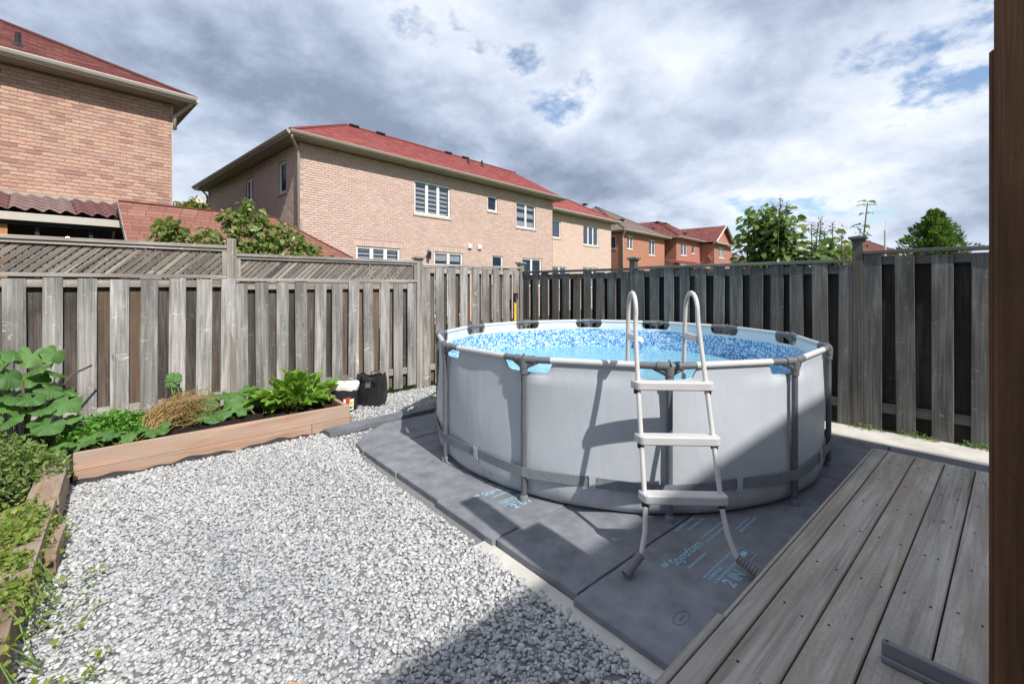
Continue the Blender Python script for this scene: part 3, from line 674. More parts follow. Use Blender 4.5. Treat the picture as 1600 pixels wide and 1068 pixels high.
g = 0.0035
def rect(x0, x1, y0, y1): return [(x0+g, y0+g), (x1-g, y0+g), (x1-g, y1-g), (x0+g, y1-g)]
foam(rect(1.57, 4.01, 0.15, 0.755), 'grey foam board mostly hidden beneath the edge of the wooden deck', 'foam')
foam(rect(1.565, 4.01, 0.76, 1.365), 'grey foam board with blue lettering under the ladder feet beside the deck', 'foam', 0.0, 0.0, (2.15, 1.165), (1.83, 0.97))
foam(rect(1.60, 4.01, 1.37, 1.975), 'shaded grey foam board just left of the printed board at the deck', 'foam', -0.001)
foam(rect(1.575, 4.01, 1.98, 2.585), 'sunlit grey foam board with pale blue print at a front pool post', 'foam', 0.001, 0.0, (1.86, 2.42), (1.68, 2.43))
foam(rect(1.59, 4.01, 2.59, 3.195), 'plain sunlit grey foam board left of the board with pale blue print', 'foam', 0.0, 0, None, (1.75, 3.0))
foam(rect(1.58, 4.01, 3.20, 3.805), 'plain grey foam board next to the board with the cut off corner', 'foam', -0.001)
foam([(1.575, 3.812), (4.0, 3.812), (4.0, 4.41), (2.05, 4.41), (1.86, 4.31), (1.60, 4.03)], 'grey foam board with a cut off corner, farthest from the deck', 'foam', 0.001)
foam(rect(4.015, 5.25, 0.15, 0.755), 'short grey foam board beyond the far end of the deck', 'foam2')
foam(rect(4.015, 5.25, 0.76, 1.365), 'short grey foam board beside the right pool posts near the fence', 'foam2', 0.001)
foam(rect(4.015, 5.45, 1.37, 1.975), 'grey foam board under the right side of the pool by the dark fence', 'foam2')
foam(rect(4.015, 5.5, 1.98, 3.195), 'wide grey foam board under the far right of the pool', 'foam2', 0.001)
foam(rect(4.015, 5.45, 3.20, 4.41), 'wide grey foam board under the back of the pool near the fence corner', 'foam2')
o = foam([(0, 0), (1.45, 0), (1.45, 0.17), (0, 0.17)], 'narrow dark grey foam strip lying on the gravel at the end of the cedar bed', 'foam2', 0.004, rad(4))
o.location = (1.50, 4.30, 0.012); del o['group']; o['category'] = 'foam strip'; o.name = 'foam_strip'; o.location = (1.505, 4.435, 0.012)

# ================================================================== DECK + POSTS
deck = empty('wooden_deck', (0, 0, 0), 0, 'weathered grey timber deck with wide boards in the shade of the house', 'deck')
DZ = 0.32; DX1 = 4.11
edges = [0.687, 0.612, 0.467, 0.321, 0.179, 0.036, -0.107, -0.25, -0.393, -0.536, -0.679, -0.822, -0.965]
scr = MB()
for i, (ya, yb) in enumerate(zip(edges[:-1], edges[1:])):
    gap = 0.003
    m = MB(); m.box(0, DX1+1.6, -(ya-yb)/2+gap, (ya-yb)/2-gap, -0.036, 0)
    o = m.build('deck_board', MT['deck'], deck, bevel=0.004, loc=(-1.6, (ya+yb)/2, DZ+random.uniform(-.0015, .0015)))
    if i > 0:
        for xx in np.arange(-1.4, DX1, 0.405):
            for q in (0.03, -0.03):
                a = xx+random.uniform(-.02, .02); b_ = (ya+yb)/2+q+random.uniform(-.012, .012)
                scr.lathe([(0.0, DZ+0.0022), (0.0038, DZ+0.0022), (0.0042, DZ-0.002)], 6, (a, b_))
o = scr.build('screw', MT['screw'], deck); o['kind'] = 'stuff'
m = MB(); m.box(1.62, DX1, 0.690, 0.703, 0.06, DZ-0.004); m.build('fascia_board', MT['deck'], deck, bevel=0.002)
m = MB(); m.box(-1.6, 1.615, 0.690, 0.716, 0.05, DZ-0.001); m.build('fascia_board', MT['deck'], deck, bevel=0.002)
m = MB(); m.box(DX1+0.003, DX1+0.028, -0.96, 0.69, 0.06, DZ-0.006); m.build('fascia_board', MT['deck'], deck, bevel=0.002)
m = MB(); m.box(-1.6, 1.60, 0.66, 0.686, 0.05, DZ-0.04); m.build('joist', MT['deck'], deck)
m = MB(); m.box(0, 0.14, -0.14, 0, 0, 2.66-DZ); o = m.build('wooden_post', MT['brown_post'], None, bevel=0.006, loc=(1.462, 0.036, DZ+0.001))
tag(o, 'tall brown stained square timber post standing on the deck at the right edge', 'post')
m = MB(); m.box(0, 0.13, -0.12, 0, 0, 2.085-DZ); o = m.build('wooden_post', MT['brown_post'], None, bevel=0.006, loc=(1.612, 0.048, DZ+0.001))
tag(o, 'shorter brown timber post set close behind the tall brown post', 'post')
ang = empty('metal_angle', (1.80, 0.285, DZ+0.002), 0, 'grey painted metal angle bar standing on edge on the deck boards', 'metal bar')
m = MB(); m.box(0, 0.022, -0.85, 0, 0.0, 0.058); m.build('bar', MT['grey_metal'], ang, bevel=0.003)
m = MB(); m.box(-0.014, -0.0005, -0.85, 0.0, 0.0, 0.018); m.build('flange', MT['grey_metal'], ang, bevel=0.003)
m = MB()
for yy in (-0.012, -0.24, -0.45): m.tube([(0.011, yy, 0.0575), (0.011, yy, 0.0592)], 0.0045, 8)
m.build('screw', MT['screw'], ang)

# ================================================================== RAISED BED, TIMBERS, SOIL
bed = empty('raised_bed', (0, 0, 0), 0, 'new cedar board raised bed edge in front of the vegetables', 'raised bed')
m = MB(); m.box(-0.305, 1.785, 4.665, 4.705, 0.105, 0.243); m.build('board', MT['bed'], bed, bevel=0.004)
m = MB(); m.box(-0.305, 1.40, 4.662, 4.702, 0.006, 0.1035); m.build('board', MT['bed'], bed, bevel=0.004)
m = MB(); m.box(1.404, 1.785, 4.664, 4.702, 0.006, 0.1035); m.build('board', MT['bed'], bed, bevel=0.004)
bedy = wood('cedar bed end wood', (0.2, 0.11, 0.07), (0.38, 0.23, 0.15), (0.5, 0.33, 0.22), 'Y', None, 0, 0.6, 0.1)
m = MB(); m.box(1.745, 1.785, 4.707, 5.76, 0.09, 0.235); m.build('board', bedy, bed, bevel=0.004)
m = MB(); m.box(1.788, 1.83, 4.72, 4.76, 0.0, 0.105); m.build('stake', MT['old_timber'], bed, bevel=0.003)
# dark edging fabric at the foot of the boards
m = MB(); n = 90; vs = []; fs = []
for k in range(n+1):
    x = -0.30+2.0*k/n; h = 0.034+0.012*math.sin(k*0.23)+0.008*math.sin(k*0.61+1); y = 4.655+0.006*math.sin(k*0.9)
    vs += [(x, y-0.018, 0.0), (x, y, h), (x, y+0.005, h-0.002)]
for k in range(n):
    for i in range(2): fs.append((3*k+i, 3*k+3+i, 3*k+4+i, 3*k+1+i))
m.add(vs, fs); o = m.build('landscape_fabric', MT['blackmatte'], None, smooth=True); tag(o, 'black landscape fabric edge sticking out under the cedar boards', 'ground fabric')
def timber(name, x0, x1, y0, y1, z0, z1, label, rz=0, tilt=0, mat='old_timber'):
    m = MB(); m.box(-(x1-x0)/2, (x1-x0)/2, -(y1-y0)/2, (y1-y0)/2, 0, z1-z0)
    me = m.mesh(name)
    bm = bmesh.new(); bm.from_mesh(me); bmesh.ops.subdivide_edges(bm, edges=bm.edges[:], cuts=5, use_grid_fill=True)
    for v in bm.verts: v.co += Vector((random.gauss(0, .0016), random.gauss(0, .0016), random.gauss(0, .0016)))
    bm.to_mesh(me); bm.free()
    o = link(name, me, MT[mat], None, ((x0+x1)/2, (y0+y1)/2, z0)); o.rotation_euler = (tilt, 0, rz); smooth_by_angle(me, 50)
    return tag(o, label, 'timber')
timber('landscape_timber', -0.455, -0.318, 3.86, 4.70, 0.005, 0.225, 'brown cracked landscape timber joining the corner of the cedar bed', 0.01)
timber('landscape_timber', -0.54, -0.325, 2.96, 3.852, 0.0, 0.205, 'wide flat grey timber with dead grass on it, middle of the left edging', 0.0)
timber('landscape_timber', -0.545, -0.332, 1.5, 2.952, 0.0, 0.192, 'weathered timber overgrown by vine at the bottom left corner', 0.02)
timber('timber_offcut', -0.318, -0.27, 3.28, 3.64, 0.0, 0.125, 'short grey timber offcut leaning on the edging beside the gravel', -0.03)
def soil_patch(x0, x1, y0, y1, z, nx, ny, seed):
    r = np.random.default_rng(seed); V = []; F = []
    for j in range(ny+1):
        for i in range(nx+1):
            V.append((x0+(x1-x0)*i/nx, y0+(y1-y0)*j/ny, z+0.02*math.sin(i*0.5)*math.cos(j*0.63)+r.normal(0, 0.008)))
    for j in range(ny):
        for i in range(nx): q = j*(nx+1)+i; F.append((q, q+1, q+nx+2, q+nx+1))
    return tag(np_mesh('soil', np.array(V), np.array(F), MT['soil'], smooth=True), kind='structure')
soil_patch(-0.5, 1.748, 4.70, 5.78, 0.185, 90, 44, 1)
soil_patch(-2.6, -0.40, 1.2, 5.78, 0.15, 60, 120, 2)

# ================================================================== PLANTS
def squash_leaf(R, seed, seg=30):
    r = random.Random(seed); m = MB(); vs = [(0, 0, 0)]; fs = []
    rings = (0.35, 0.7, 0.9, 1.0); ph = r.uniform(0, 6)
    for q in rings:
        for k in range(seg):
            a = -PI+2*PI*(k+0.5)/seg
            notch = 1-0.72*math.exp(-((PI-abs(a))/0.33)**2)
            lob = 1+0.10*math.cos(5*a)*q+0.03*math.sin(13*a+ph)
            rr = R*q*lob*notch
            x = rr*math.cos(a)+0.25*R*0; y = rr*math.sin(a)
            z = 0.22*R*q*q*math.cos(2*a)*0.6+0.10*R*q*q*math.sin(5*a+ph)-0.24*R*q**2+0.03*R*math.sin(11*a+ph*2)*q
            vs.append((x, y, z))
    for k in range(seg): fs.append((0, 1+k, 1+(k+1) % seg))
    for i in range(len(rings)-1):
        for k in range(seg): fs.append((1+i*seg+k, 1+(i+1)*seg+k, 1+(i+1)*seg+(k+1) % seg, 1+i*seg+(k+1) % seg))
    m.add(vs, fs); return m.mesh('leaf', True)
SQ = [squash_leaf(1.0, i) for i in range(5)]
def long_leaf(seed, L=1.0, Wd=0.34, bend=0.5, wavy=0.06):
    r = random.Random(seed); m = MB(); vs = []; fs = []; n = 12; cs = 7; ph = r.uniform(0, 6)
    for i in range(n+1):
        t = i/n; w = Wd*(0.06 if t < 0.12 else (math.sin(PI*min(1, (t-0.08)/0.92))**0.7)*(1-0.25*t)+0.02)
        ang = bend*t*1.6; x = L*(t-0.12*bend*t*t); z = L*(0.0-0.55*bend*t*t)
        for j in range(cs):
            s = -1+2*j/(cs-1)
            vs.append((x, w/2*s, z+abs(s)*w*0.22+wavy*L*0.5*math.sin(t*14+ph+(2 if s > 0 else 0))*abs(s)**2*min(1, t*4)))
    for i in range(n):
        for j in range(cs-1): fs.append((i*cs+j, (i+1)*cs+j, (i+1)*cs+j+1, i*cs+j+1))
    m.add(vs, fs); return m.mesh('leaf', True)
LL = [long_leaf(i, 1, 0.42+0.035*i, 0.25+0.12*i, 0.09) for i in range(5)]
def orient(nrm, spin):
    q = Vector(nrm).normalized().to_track_quat('Z', 'Y'); return (q.to_matrix().to_4x4() @ Matrix.Rotation(spin, 4, 'Z')).to_euler()
def squash_plant(name, label, cat, base, leaves, mat='squash', group=None):
    """leaves: (x,y,z,R,normal,spin) in world; stems from base"""
    root = empty(name, base, 0, label, cat, group); st = MB()
    for i, (x, y, z, R, nrm, spin) in enumerate(leaves):
        me = SQ[i % 5]; 
        if not me.materials: me.materials.append(MT[mat])
        R *= 0.92; o = link('leaf', me, None, root, (x-base[0], y-base[1], z-base[2])); o.scale = (R, R*R_.uniform(.85, 1.05), R); o.rotation_euler = orient(nrm, spin)
        bx, by = base[0]+0.5*(x-base[0])+random.uniform(-.03, .03), base[1]+0.5*(y-base[1])+random.uniform(-.03, .03)
        p0 = Vector((bx-base[0], by-base[1], 0.0)); p1 = Vector((x-base[0], y-base[1], z-base[2]-0.004))
        pm = (p0+p1)/2+Vector((random.uniform(-.02, .02), random.uniform(-.02, .02), 0.03))
        st.tube([p0, pm, p1], [0.006, 0.005, 0.0035], 6)
    st.build('stem', MT['stem'], root, smooth=True)
    return root
R_ = random.Random(21)
def nv(ax=0.0, ay=-0.5, az=0.8, j=0.35): return (ax+R_.uniform(-j, j), ay+R_.uniform(-j, j), az+R_.uniform(-j*.5, j*.5))
lv = []
spots = [(-0.80,5.35,0.93,.12),(-0.62,5.42,0.92,.11),(-0.47,5.45,0.93,.105),(-0.95,5.3,0.85,.12),(-0.70,5.25,0.80,.125),(-0.56,5.25,0.76,.12),(-0.88,5.2,0.72,.12),(-0.72,5.15,0.64,.10),(-0.45,5.2,0.66,.10),(-0.56,5.1,0.62,.09),
         (-0.85,5.3,0.78,.12),(-0.60,5.3,0.68,.12),(-0.95,5.15,0.62,.12),(-0.52,5.28,0.84,.1),(-0.76,5.22,0.72,.11),(-0.68,5.2,0.56,.12),(-0.55,5.18,0.45,.11),(-0.85,5.15,0.48,.12),(-0.42,5.3,0.78,.1),(-0.4,5.28,0.62,.11),(-0.72,5.4,0.95,.1),(-0.9,5.35,0.93,.11),(-1.0,5.2,0.45,.12),(-0.6,5.1,0.35,.1),(-0.78,5.05,0.33,.11),
         (-0.38,5.15,0.55,.12),(-0.48,5.12,0.53,.09),(-0.80,5.1,0.55,.11),(-0.66,5.05,0.47,.10),(-0.45,5.0,0.42,.10),(-0.95,5.05,0.52,.11),(-0.37,5.08,0.42,.09),(-0.9,5.0,0.40,.12),(-0.75,5.3,0.87,.1),(-1.05,5.3,0.95,.12),(-1.1,5.1,0.7,.12),(-1.15,5.2,0.5,.12)]
for x, y, z, R in spots: lv.append((x+R_.uniform(-.03, .03), y+R_.uniform(-.05, .05), z, R, nv(0.05, -0.42, 0.8, 0.65), R_.uniform(-0.9, 0.9)-PI/2))
sq = squash_plant('squash_plant', 'tall squash plant with broad leaves climbing against the fence at the left edge', 'plant', (-0.7, 5.45, 0.15), lv)
m = MB()
for pts in ([(-0.55,5.3,0.15),(-0.5,5.35,0.5),(-0.36,5.45,0.73),(-0.24,5.55,0.78)], [(-0.62,5.2,0.15),(-0.60,5.22,0.45),(-0.63,5.2,0.75)], [(-0.9,5.1,0.1),(-0.88,5.15,0.5),(-0.88,5.2,0.88)]):
    m.tube([Vector(p)-Vector((-0.7, 5.45, 0.15)) for p in pts], 0.009, 7)
m.build('support_stick', MT['bark'], sq, smooth=True)
lv = []
for i in range(15):
    x = -0.40+0.047*i+R_.uniform(-.02, .02); lv.append((x, 4.83+R_.uniform(-.07, .06)+0.02*(i % 3), 0.27+R_.uniform(-.02, .035), R_.uniform(.048, .068), nv(0, -0.3, 1, 0.35), R_.uniform(0, 6)))
squash_plant('cucumber_plant', 'low row of small round squash leaves spilling over the cedar board corner', 'plant', (-0.05, 4.88, 0.19), lv)
lv = []
for x, y, z, R in [(0.50,5.15,0.27,.09),(0.60,5.3,0.33,.10),(0.70,5.12,0.27,.10),(0.62,5.05,0.25,.085),(0.80,5.2,0.32,.11),(0.88,5.35,0.38,.10),(0.98,5.4,0.40,.09),(0.92,5.22,0.30,.09),(0.78,5.42,0.38,.10),(0.68,5.45,0.36,.09),(1.02,5.25,0.30,.07),(0.56,5.4,0.34,.09),(0.86,5.08,0.26,.06),(1.07,5.32,0.34,.065)]:
    lv.append((x, y, z, R, nv(0, -0.5, 0.9, 0.45), R_.uniform(-1, 1)-PI/2))
squash_plant('squash_plant', 'low spreading squash plant on dark soil in the middle of the bed', 'plant', (0.78, 5.35, 0.19), lv)
lv = [(0.36+R_.uniform(-.05, .05), 5.62, 0.56+R_.uniform(-.05, .06), .055, nv(0, -0.9, 0.4, 0.4), R_.uniform(-1, 1)-PI/2) for _ in range(6)]
squash_plant('squash_seedling', 'small bright green squash shoot above the dried plant at the fence', 'plant', (0.36, 5.66, 0.2), lv)
# chard / sorrel
def rosette(name, label, cat, base, n, Lr, spread_, mat, mes, seed):
    root = empty(name, base, 0, label, cat); r = random.Random(seed); st = MB()
    for i in range(n):
        a = r.uniform(0, 2*PI); q = math.sqrt(r.random()); L = r.uniform(*Lr); el = rad(84-58*q+r.uniform(-18, 18))
        px, py = 0.14*q*math.cos(a)*spread_, 0.11*q*math.sin(a)*spread_
        me = mes[i % len(mes)]
        if not me.materials: me.materials.append(MT[mat])
        h = r.uniform(0.02, 0.26)*(1.15-0.65*q)
        hx, hy = px+math.cos(a)*h*0.5*q, py+math.sin(a)*h*0.5*q
        o = link('leaf', me, None, root, (hx, hy, h)); o.scale = (L, L, L)
        o.rotation_euler = (Matrix.Rotation(a, 4, 'Z') @ Matrix.Rotation(-el, 4, 'Y') @ Matrix.Rotation(r.uniform(-.9, .9), 4, 'X')).to_euler()
        st.tube([(px*0.7, py*0.7, -0.01), (hx, hy, h+0.005)], [0.006, 0.005], 6)
    st.build('stem', MT['stem'], root, smooth=True); return root
rosette('sorrel_plant', 'large bright green leafy sorrel clump at the right end of the bed', 'plant', (1.40, 5.22, 0.19), 105, (0.17, 0.28), 1.9, 'chard', LL, 3)
rosette('sorrel_plant', 'small seedling with a few drooping leaves between the squash and the sorrel', 'plant', (1.06, 5.08, 0.19), 5, (0.11, 0.16), 0.8, 'chard', LL, 8)
# leaf clouds
LEAFQ = np.array([(0, 0, 0), (0.45, 0.27, 0.06), (1.0, 0, -0.08), (0.45, -0.27, 0.06)])
LEAF6 = np.array([(0, 0, 0), (0.3, 0.25, 0.07), (0.7, 0.2, 0.04), (1.0, 0, -0.12), (0.7, -0.2, 0.04), (0.3, -0.25, 0.07), (0.33, 0, 0), (0.68, 0, -0.02)])
F6 = np.array([(0, 6, 1, 1), (1, 6, 7, 2), (2, 7, 3, 3), (3, 7, 4, 4), (4, 7, 6, 5), (5, 6, 0, 0)])
def leaf_cloud(name, P, D, Nn, S, mat, parent, tint=None, shape='Q', stuff=True, wid=1.0):
    """P points, D direction (tip), Nn approx normal, S sizes"""
    D = D/np.linalg.norm(D, axis=1, keepdims=True); Y = np.cross(Nn, D); Y /= np.maximum(np.linalg.norm(Y, axis=1, keepdims=True), 1e-6); Z = np.cross(D, Y)
    if shape == 'Q': T = LEAFQ.copy(); F = np.array([(0, 2, 1), (0, 3, 2)])
    else:
        T = LEAF6.copy(); F = np.array([(0, 6, 1), (1, 6, 7), (1, 7, 2), (2, 7, 3), (3, 7, 4), (4, 7, 6), (4, 6, 5), (5, 6, 0)])
    T[:, 1] *= wid
    V = P[:, None, :]+S[:, None, None]*(T[None, :, 0:1]*D[:, None]+T[None, :, 1:2]*Y[:, None]+T[None, :, 2:3]*Z[:, None])
    n = len(P); k = len(T); Fq = (F[None]+(np.arange(n)*k)[:, None, None]).reshape(-1, 3)
    t = rng.random(n) if tint is None else tint
    o = np_mesh(name, V.reshape(-1, 3), Fq, MT[mat], parent, tint=np.repeat(t, k), smooth=(shape != 'Q'))
    if stuff: o['kind'] = 'stuff'
    return o
def rdir(n, up=0.0):
    v = rng.normal(0, 1, (n, 3)); v[:, 2] += up; return v/np.linalg.norm(v, axis=1, keepdims=True)
def mound(name, label, base, n, rx, ry, h, size, mat, sh='Q', stems=20, seed=0, stemmat='stem', wid=1.0, cat='plant'):
    root = empty(name, base, 0, label, cat)
    a = rng.uniform(0, 2*PI, n); q = np.sqrt(rng.random(n)); 
    top = h*(1-0.75*q**2)*(0.85+0.3*np.sin(5*a+seed)*q); z = top*rng.random(n)**0.45
    P = np.stack([rx*q*np.cos(a), ry*q*np.sin(a), np.maximum(z, 0.01)], 1)
    leaf_cloud('foliage', P, rdir(n, 0.3), rdir(n, 1.6), size*rng.uniform(0.6, 1.3, n), mat, root, shape=sh, wid=wid)
    m = MB()
    for i in range(stems):
        aa = random.uniform(0, 6.28); qq = random.random()**.5; hh = h*(1-0.7*qq*qq)
        m.tube([(0.3*rx*qq*math.cos(aa), 0.3*ry*qq*math.sin(aa), 0), (0.8*rx*qq*math.cos(aa), 0.8*ry*qq*math.sin(aa), hh*0.6), (rx*qq*math.cos(aa), ry*qq*math.sin(aa), hh*0.95)], [0.004, 0.003, 0.002], 5)
    m.build('stem', MT[stemmat], root); return root
mound('parsley_plant', 'dense bright green parsley clump between the squash and the dried plant', (-0.10, 5.18, 0.17), 2600, 0.36, 0.28, 0.27, 0.038, 'parsley', 'Q', 40, 1, wid=1.5)
mound('herb_plant', 'bushy olive green herb growing beside the timber edging at the left edge', (-0.72, 4.45, 0.13), 3600, 0.42, 0.48, 0.42, 0.04, 'herb', 'Q', 60, 2, wid=0.8)
# dried plant
root = empty('dried_plant', (0.28, 5.18, 0.18), 0, 'collapsed dried brown plant with wispy stems in the bed', 'plant')
m = MB(); pts = []
for i in range(110):
    a = random.uniform(-0.35, 0.35); x0 = random.uniform(-0.18, 0.0); L = random.uniform(0.3, 0.52)
    p = [Vector((x0-0.02, -0.12+random.uniform(-.1, .1), 0.0))]
    e = Vector((x0+L*0.8+random.uniform(-.1, .12), 0.1+a*0.7, random.uniform(0.01, 0.30)))
    mid_ = (p[0]+e)/2+Vector((random.uniform(-.1, .05), random.uniform(-.05, .05), random.uniform(0.02, 0.13))); p += [p[0].lerp(mid_, .5)+Vector((-0.02, 0, 0.04)), mid_, mid_.lerp(e, 0.55)+Vector((0, 0, 0.02)), e]
    m.tube(p, [0.003, 0.0028, 0.0022, 0.0018, 0.0012], 5)
    for t in np.linspace(0.35, 1, 22):
        k = t*4; i0 = min(3, int(k)); pts.append(np.array(p[i0].lerp(p[i0+1], k-i0))+rng.normal(0, .016, 3))
m.build('stem', MT['dry'], root)
P = np.array(pts); n = len(P); P[:, 2] = np.maximum(P[:, 2], 0.005); P = np.concatenate([P, P+rng.normal(0, .03, P.shape)]); P[:, 2] = np.maximum(P[:, 2], 0.005); n = len(P); leaf_cloud('foliage', P, rdir(n), rdir(n), 0.017*rng.uniform(.5, 1.6, n), 'drygrass', root, wid=0.7)
# creeping vine over the timbers and onto the gravel
root = empty('creeping_vine', (-0.45, 2.6, 0.15), 0, 'yellow green creeping vine trailing over the timbers onto the gravel', 'vine')
m = MB(); pts = []; dirs = []
rv = random.Random(5)
def runner(p, head, n, step, zf):
    q = [Vector(p)]
    for i in range(n):
        head += rv.uniform(-0.45, 0.45); x = q[-1].x+step*math.cos(head); y = q[-1].y+step*math.sin(head); q.append(Vector((x, y, zf(x, y)+rv.uniform(0.0, 0.03))))
    return q
def zf(x, y):
    if x < -0.56: return 0.17
    if x < -0.33: return 0.20 if y > 3.0 else 0.18
    return max(0.025, 0.18-(x+0.33)*2.5)
for i in range(190):
    y0 = rv.uniform(1.75, 3.75); x0 = rv.uniform(-0.95, -0.40)
    q = runner((x0, y0, zf(x0, y0)), rv.choice([0.0, 0.3, -0.5, 1.2, -1.3, 2.5]), rv.randint(5, 11), 0.055, zf)
    lim = -0.30+abs(rv.gauss(0, .05)); q = [p for p in q if p.x < lim]
    if len(q) < 3: continue
    m.tube([p-Vector((-0.45, 2.6, 0.15)) for p in q], 0.0022, 5)
    for a_, b_ in zip(q[:-1], q[1:]):
        for k in range(5): pts.append(np.array(a_.lerp(b_, rv.random())-Vector((-0.45, 2.6, 0.15)))+rng.normal(0, .012, 3)*np.array([1, 1, .6])+np.array([0, 0, .014]))
for p0, hd in (((-0.30, 2.72, 0.03), 0.5), ((-0.22, 2.55, 0.03), 0.9), ((-0.30, 2.30, 0.03), 0.3), ((-0.2, 2.2, .03), 0.7), ((-0.28, 3.05, .03), 0.2)):
    q = runner(p0, hd, 5, 0.05, lambda x, y: 0.035); m.tube([p-Vector((-0.45, 2.6, 0.15)) for p in q], 0.002, 5)
    for a_, b_ in zip(q[:-1], q[1:]):
        for k in range(3): pts.append(np.array(a_.lerp(b_, rv.random())-Vector((-0.45, 2.6, 0.15)))+rng.normal(0, .012, 3)+np.array([0, 0, .02]))
m.build('stem', MT['stem'], root); P = np.array(pts); n = len(P)
leaf_cloud('foliage', P, rdir(n), rdir(n, 1.8), 0.026*rng.uniform(.5, 1.4, n), 'vine', root, shape='6', wid=1.25)
# weeds at the foot of the right fence
for k, (x, y, nn, lab) in enumerate([(5.62, 1.02, 90, 'small green weed tuft at the foot of the tall fence post'), (5.66, 0.62, 120, 'low green weeds under the second board of the right fence panel'), (5.70, 0.22, 120, 'green weeds at the fence foot near the brown post')]):
    mound('weed', lab, (x, y, 0.05), nn, 0.05, 0.16, 0.07, 0.03, 'weed', 'Q', 6, k, wid=0.6)
# dead leaf scraps on the gravel
for x, y in ((0.42, 1.75),):
    m = MB(); m.add([(0, 0, 0.0), (0.03, 0.02, 0.012), (0.065, 0, 0.004), (0.03, -0.02, 0.01)], [(0, 1, 2), (0, 2, 3)]); o = m.build('dead_leaf', MT['dry'], None, loc=(x, y, 0.03)); tag(o, 'single brown dead leaf lying on the gravel near the bottom', 'leaf')

# ------------------------------------------------------------------ bag of soil + black tote by the bed end
root = empty('soil_bag', (1.99, 5.36, 0.0), rad(-35), 'white topped black bag of garden soil with a coloured print beside the bed', 'bag')
m = MB(); prof = [(0.0, 0.02), (0.13, 0.015), (0.155, 0.06), (0.15, 0.16), (0.145, 0.27)]
vs = []; fs = []; n = 24
for r, z in prof:
    for k in range(n):
        a = 2*PI*k/n; c, s = math.cos(a), math.sin(a); sq_ = (abs(c)**4+abs(s)**4)**-0.25
        w = 1+0.03*math.sin(5*a+z*20); vs.append((r*c*sq_*w, r*s*sq_*0.75*w, z))
for i in range(len(prof)-1):
    for k in range(n): fs.append((i*n+k, i*n+(k+1) % n, (i+1)*n+(k+1) % n, (i+1)*n+k))
m.add(vs, fs); m.build('sack', MT['black'], root, smooth=True)
m = MB(); vs = []; fs = []
pr2 = [(0.149, 0.255), (0.158, 0.29), (0.16, 0.315), (0.145, 0.335), (0.06, 0.34), (0.0, 0.338)]
for r, z in pr2:
    for k in range(n):
        a = 2*PI*k/n; c, s = math.cos(a), math.sin(a); sq_ = (abs(c)**4+abs(s)**4)**-0.25; w = 1+0.035*math.sin(4*a+1); vs.append((r*c*sq_*w, r*s*sq_*0.75*w, z+0.012*math.sin(3*a)))
for i in range(len(pr2)-1):
    for k in range(n): fs.append((i*n+k, i*n+(k+1) % n, (i+1)*n+(k+1) % n, (i+1)*n+k))
m.add(vs, fs); m.build('folded_top', MT['white'], root, smooth=True)
for (x0, x1, z0, z1, col, nm) in ((0.02, 0.13, 0.03, 0.17, (0.7, 0.7, 0.7), 'white print'), (0.045, 0.085, 0.08, 0.19, (0.45, 0.07, 0.03), 'red print'), (0.095, 0.125, 0.10, 0.15, (0.65, 0.5, 0.05), 'yellow print'), (0.09, 0.12, 0.055, 0.085, (0.05, 0.1, 0.05), 'green print')):
    m = MB(); yo = {'white print': -0.1235, 'red print': -0.1255, 'yellow print': -0.127, 'green print': -0.1265}[nm]
    m.add([(x0, yo, z0), ((x0+x1)/2, yo-0.002, z0-0.004), (x1, yo+0.001, z0+0.01), (x1+0.006, yo+0.002, z1), ((x0+x1)/2, yo-0.001, z1-0.012), (x0-0.004, yo, z1-0.005)], [(0, 1, 2, 3, 4, 5)])
    m.build('print', plain(nm, col, 0.5), root)
root = empty('tote_bag', (2.34, 5.36, 0.0), rad(-52), 'black crumpled plastic tote bag standing on the gravel by the fence', 'bag')
m = MB(); vs = []; fs = []; n = 40
pr3 = [(0.0, 0.006, 0), (0.135, 0.004, 0), (0.150, 0.05, 0), (0.165, 0.14, 0), (0.17, 0.24, 0), (0.168, 0.33, 0), (0.16, 0.385, 0), (0.15, 0.388, 0), (0.16, 0.2, 0), (0.12, 0.05, 0), (0, 0.04, 0)]
for r, z, _ in pr3:
    for k in range(n):
        a = 2*PI*k/n; c, s = math.cos(a), math.sin(a); sq_ = (abs(c)**8+abs(s)**8)**-0.125
        w = 1+0.05*math.sin(3*a+z*9)+0.03*math.sin(7*a-z*17); vs.append((r*c*sq_*w, r*s*sq_*0.62*w, z+(0.02*math.sin(2*a+1)+0.012*math.sin(5*a) if z > 0.3 else 0)))
for i in range(len(pr3)-1):
    for k in range(n): fs.append((i*n+k, i*n+(k+1) % n, (i+1)*n+(k+1) % n, (i+1)*n+k))
m.add(vs, fs); o = m.build('body', plain('black woven plastic', (0.02, 0.02, 0.022), 0.42, 0.5, 30, 0.25, 0.4, bscale=14, bdist=0.02), root, auto=True)
for s in (-1, 1):
    m = MB(); pts = [(-0.09, s*0.118, 0.30), (-0.085, s*0.123, 0.39), (-0.03, s*0.15, 0.40), (0.04, s*0.15, 0.37), (0.09, s*0.125, 0.35), (0.1, s*0.12, 0.28)]; m.tube(pts, 0.008, 6); m.build('handle', MT['black'], root, smooth=True)
m = MB(); m.add([(-0.04, -0.1155, 0.24), (0.03, -0.118, 0.245), (0.04, -0.116, 0.33), (-0.03, -0.1135, 0.325)], [(0, 1, 2, 3)]); m.build('patch', plain('dull grey patch', (0.13, 0.13, 0.14), 0.5), root)
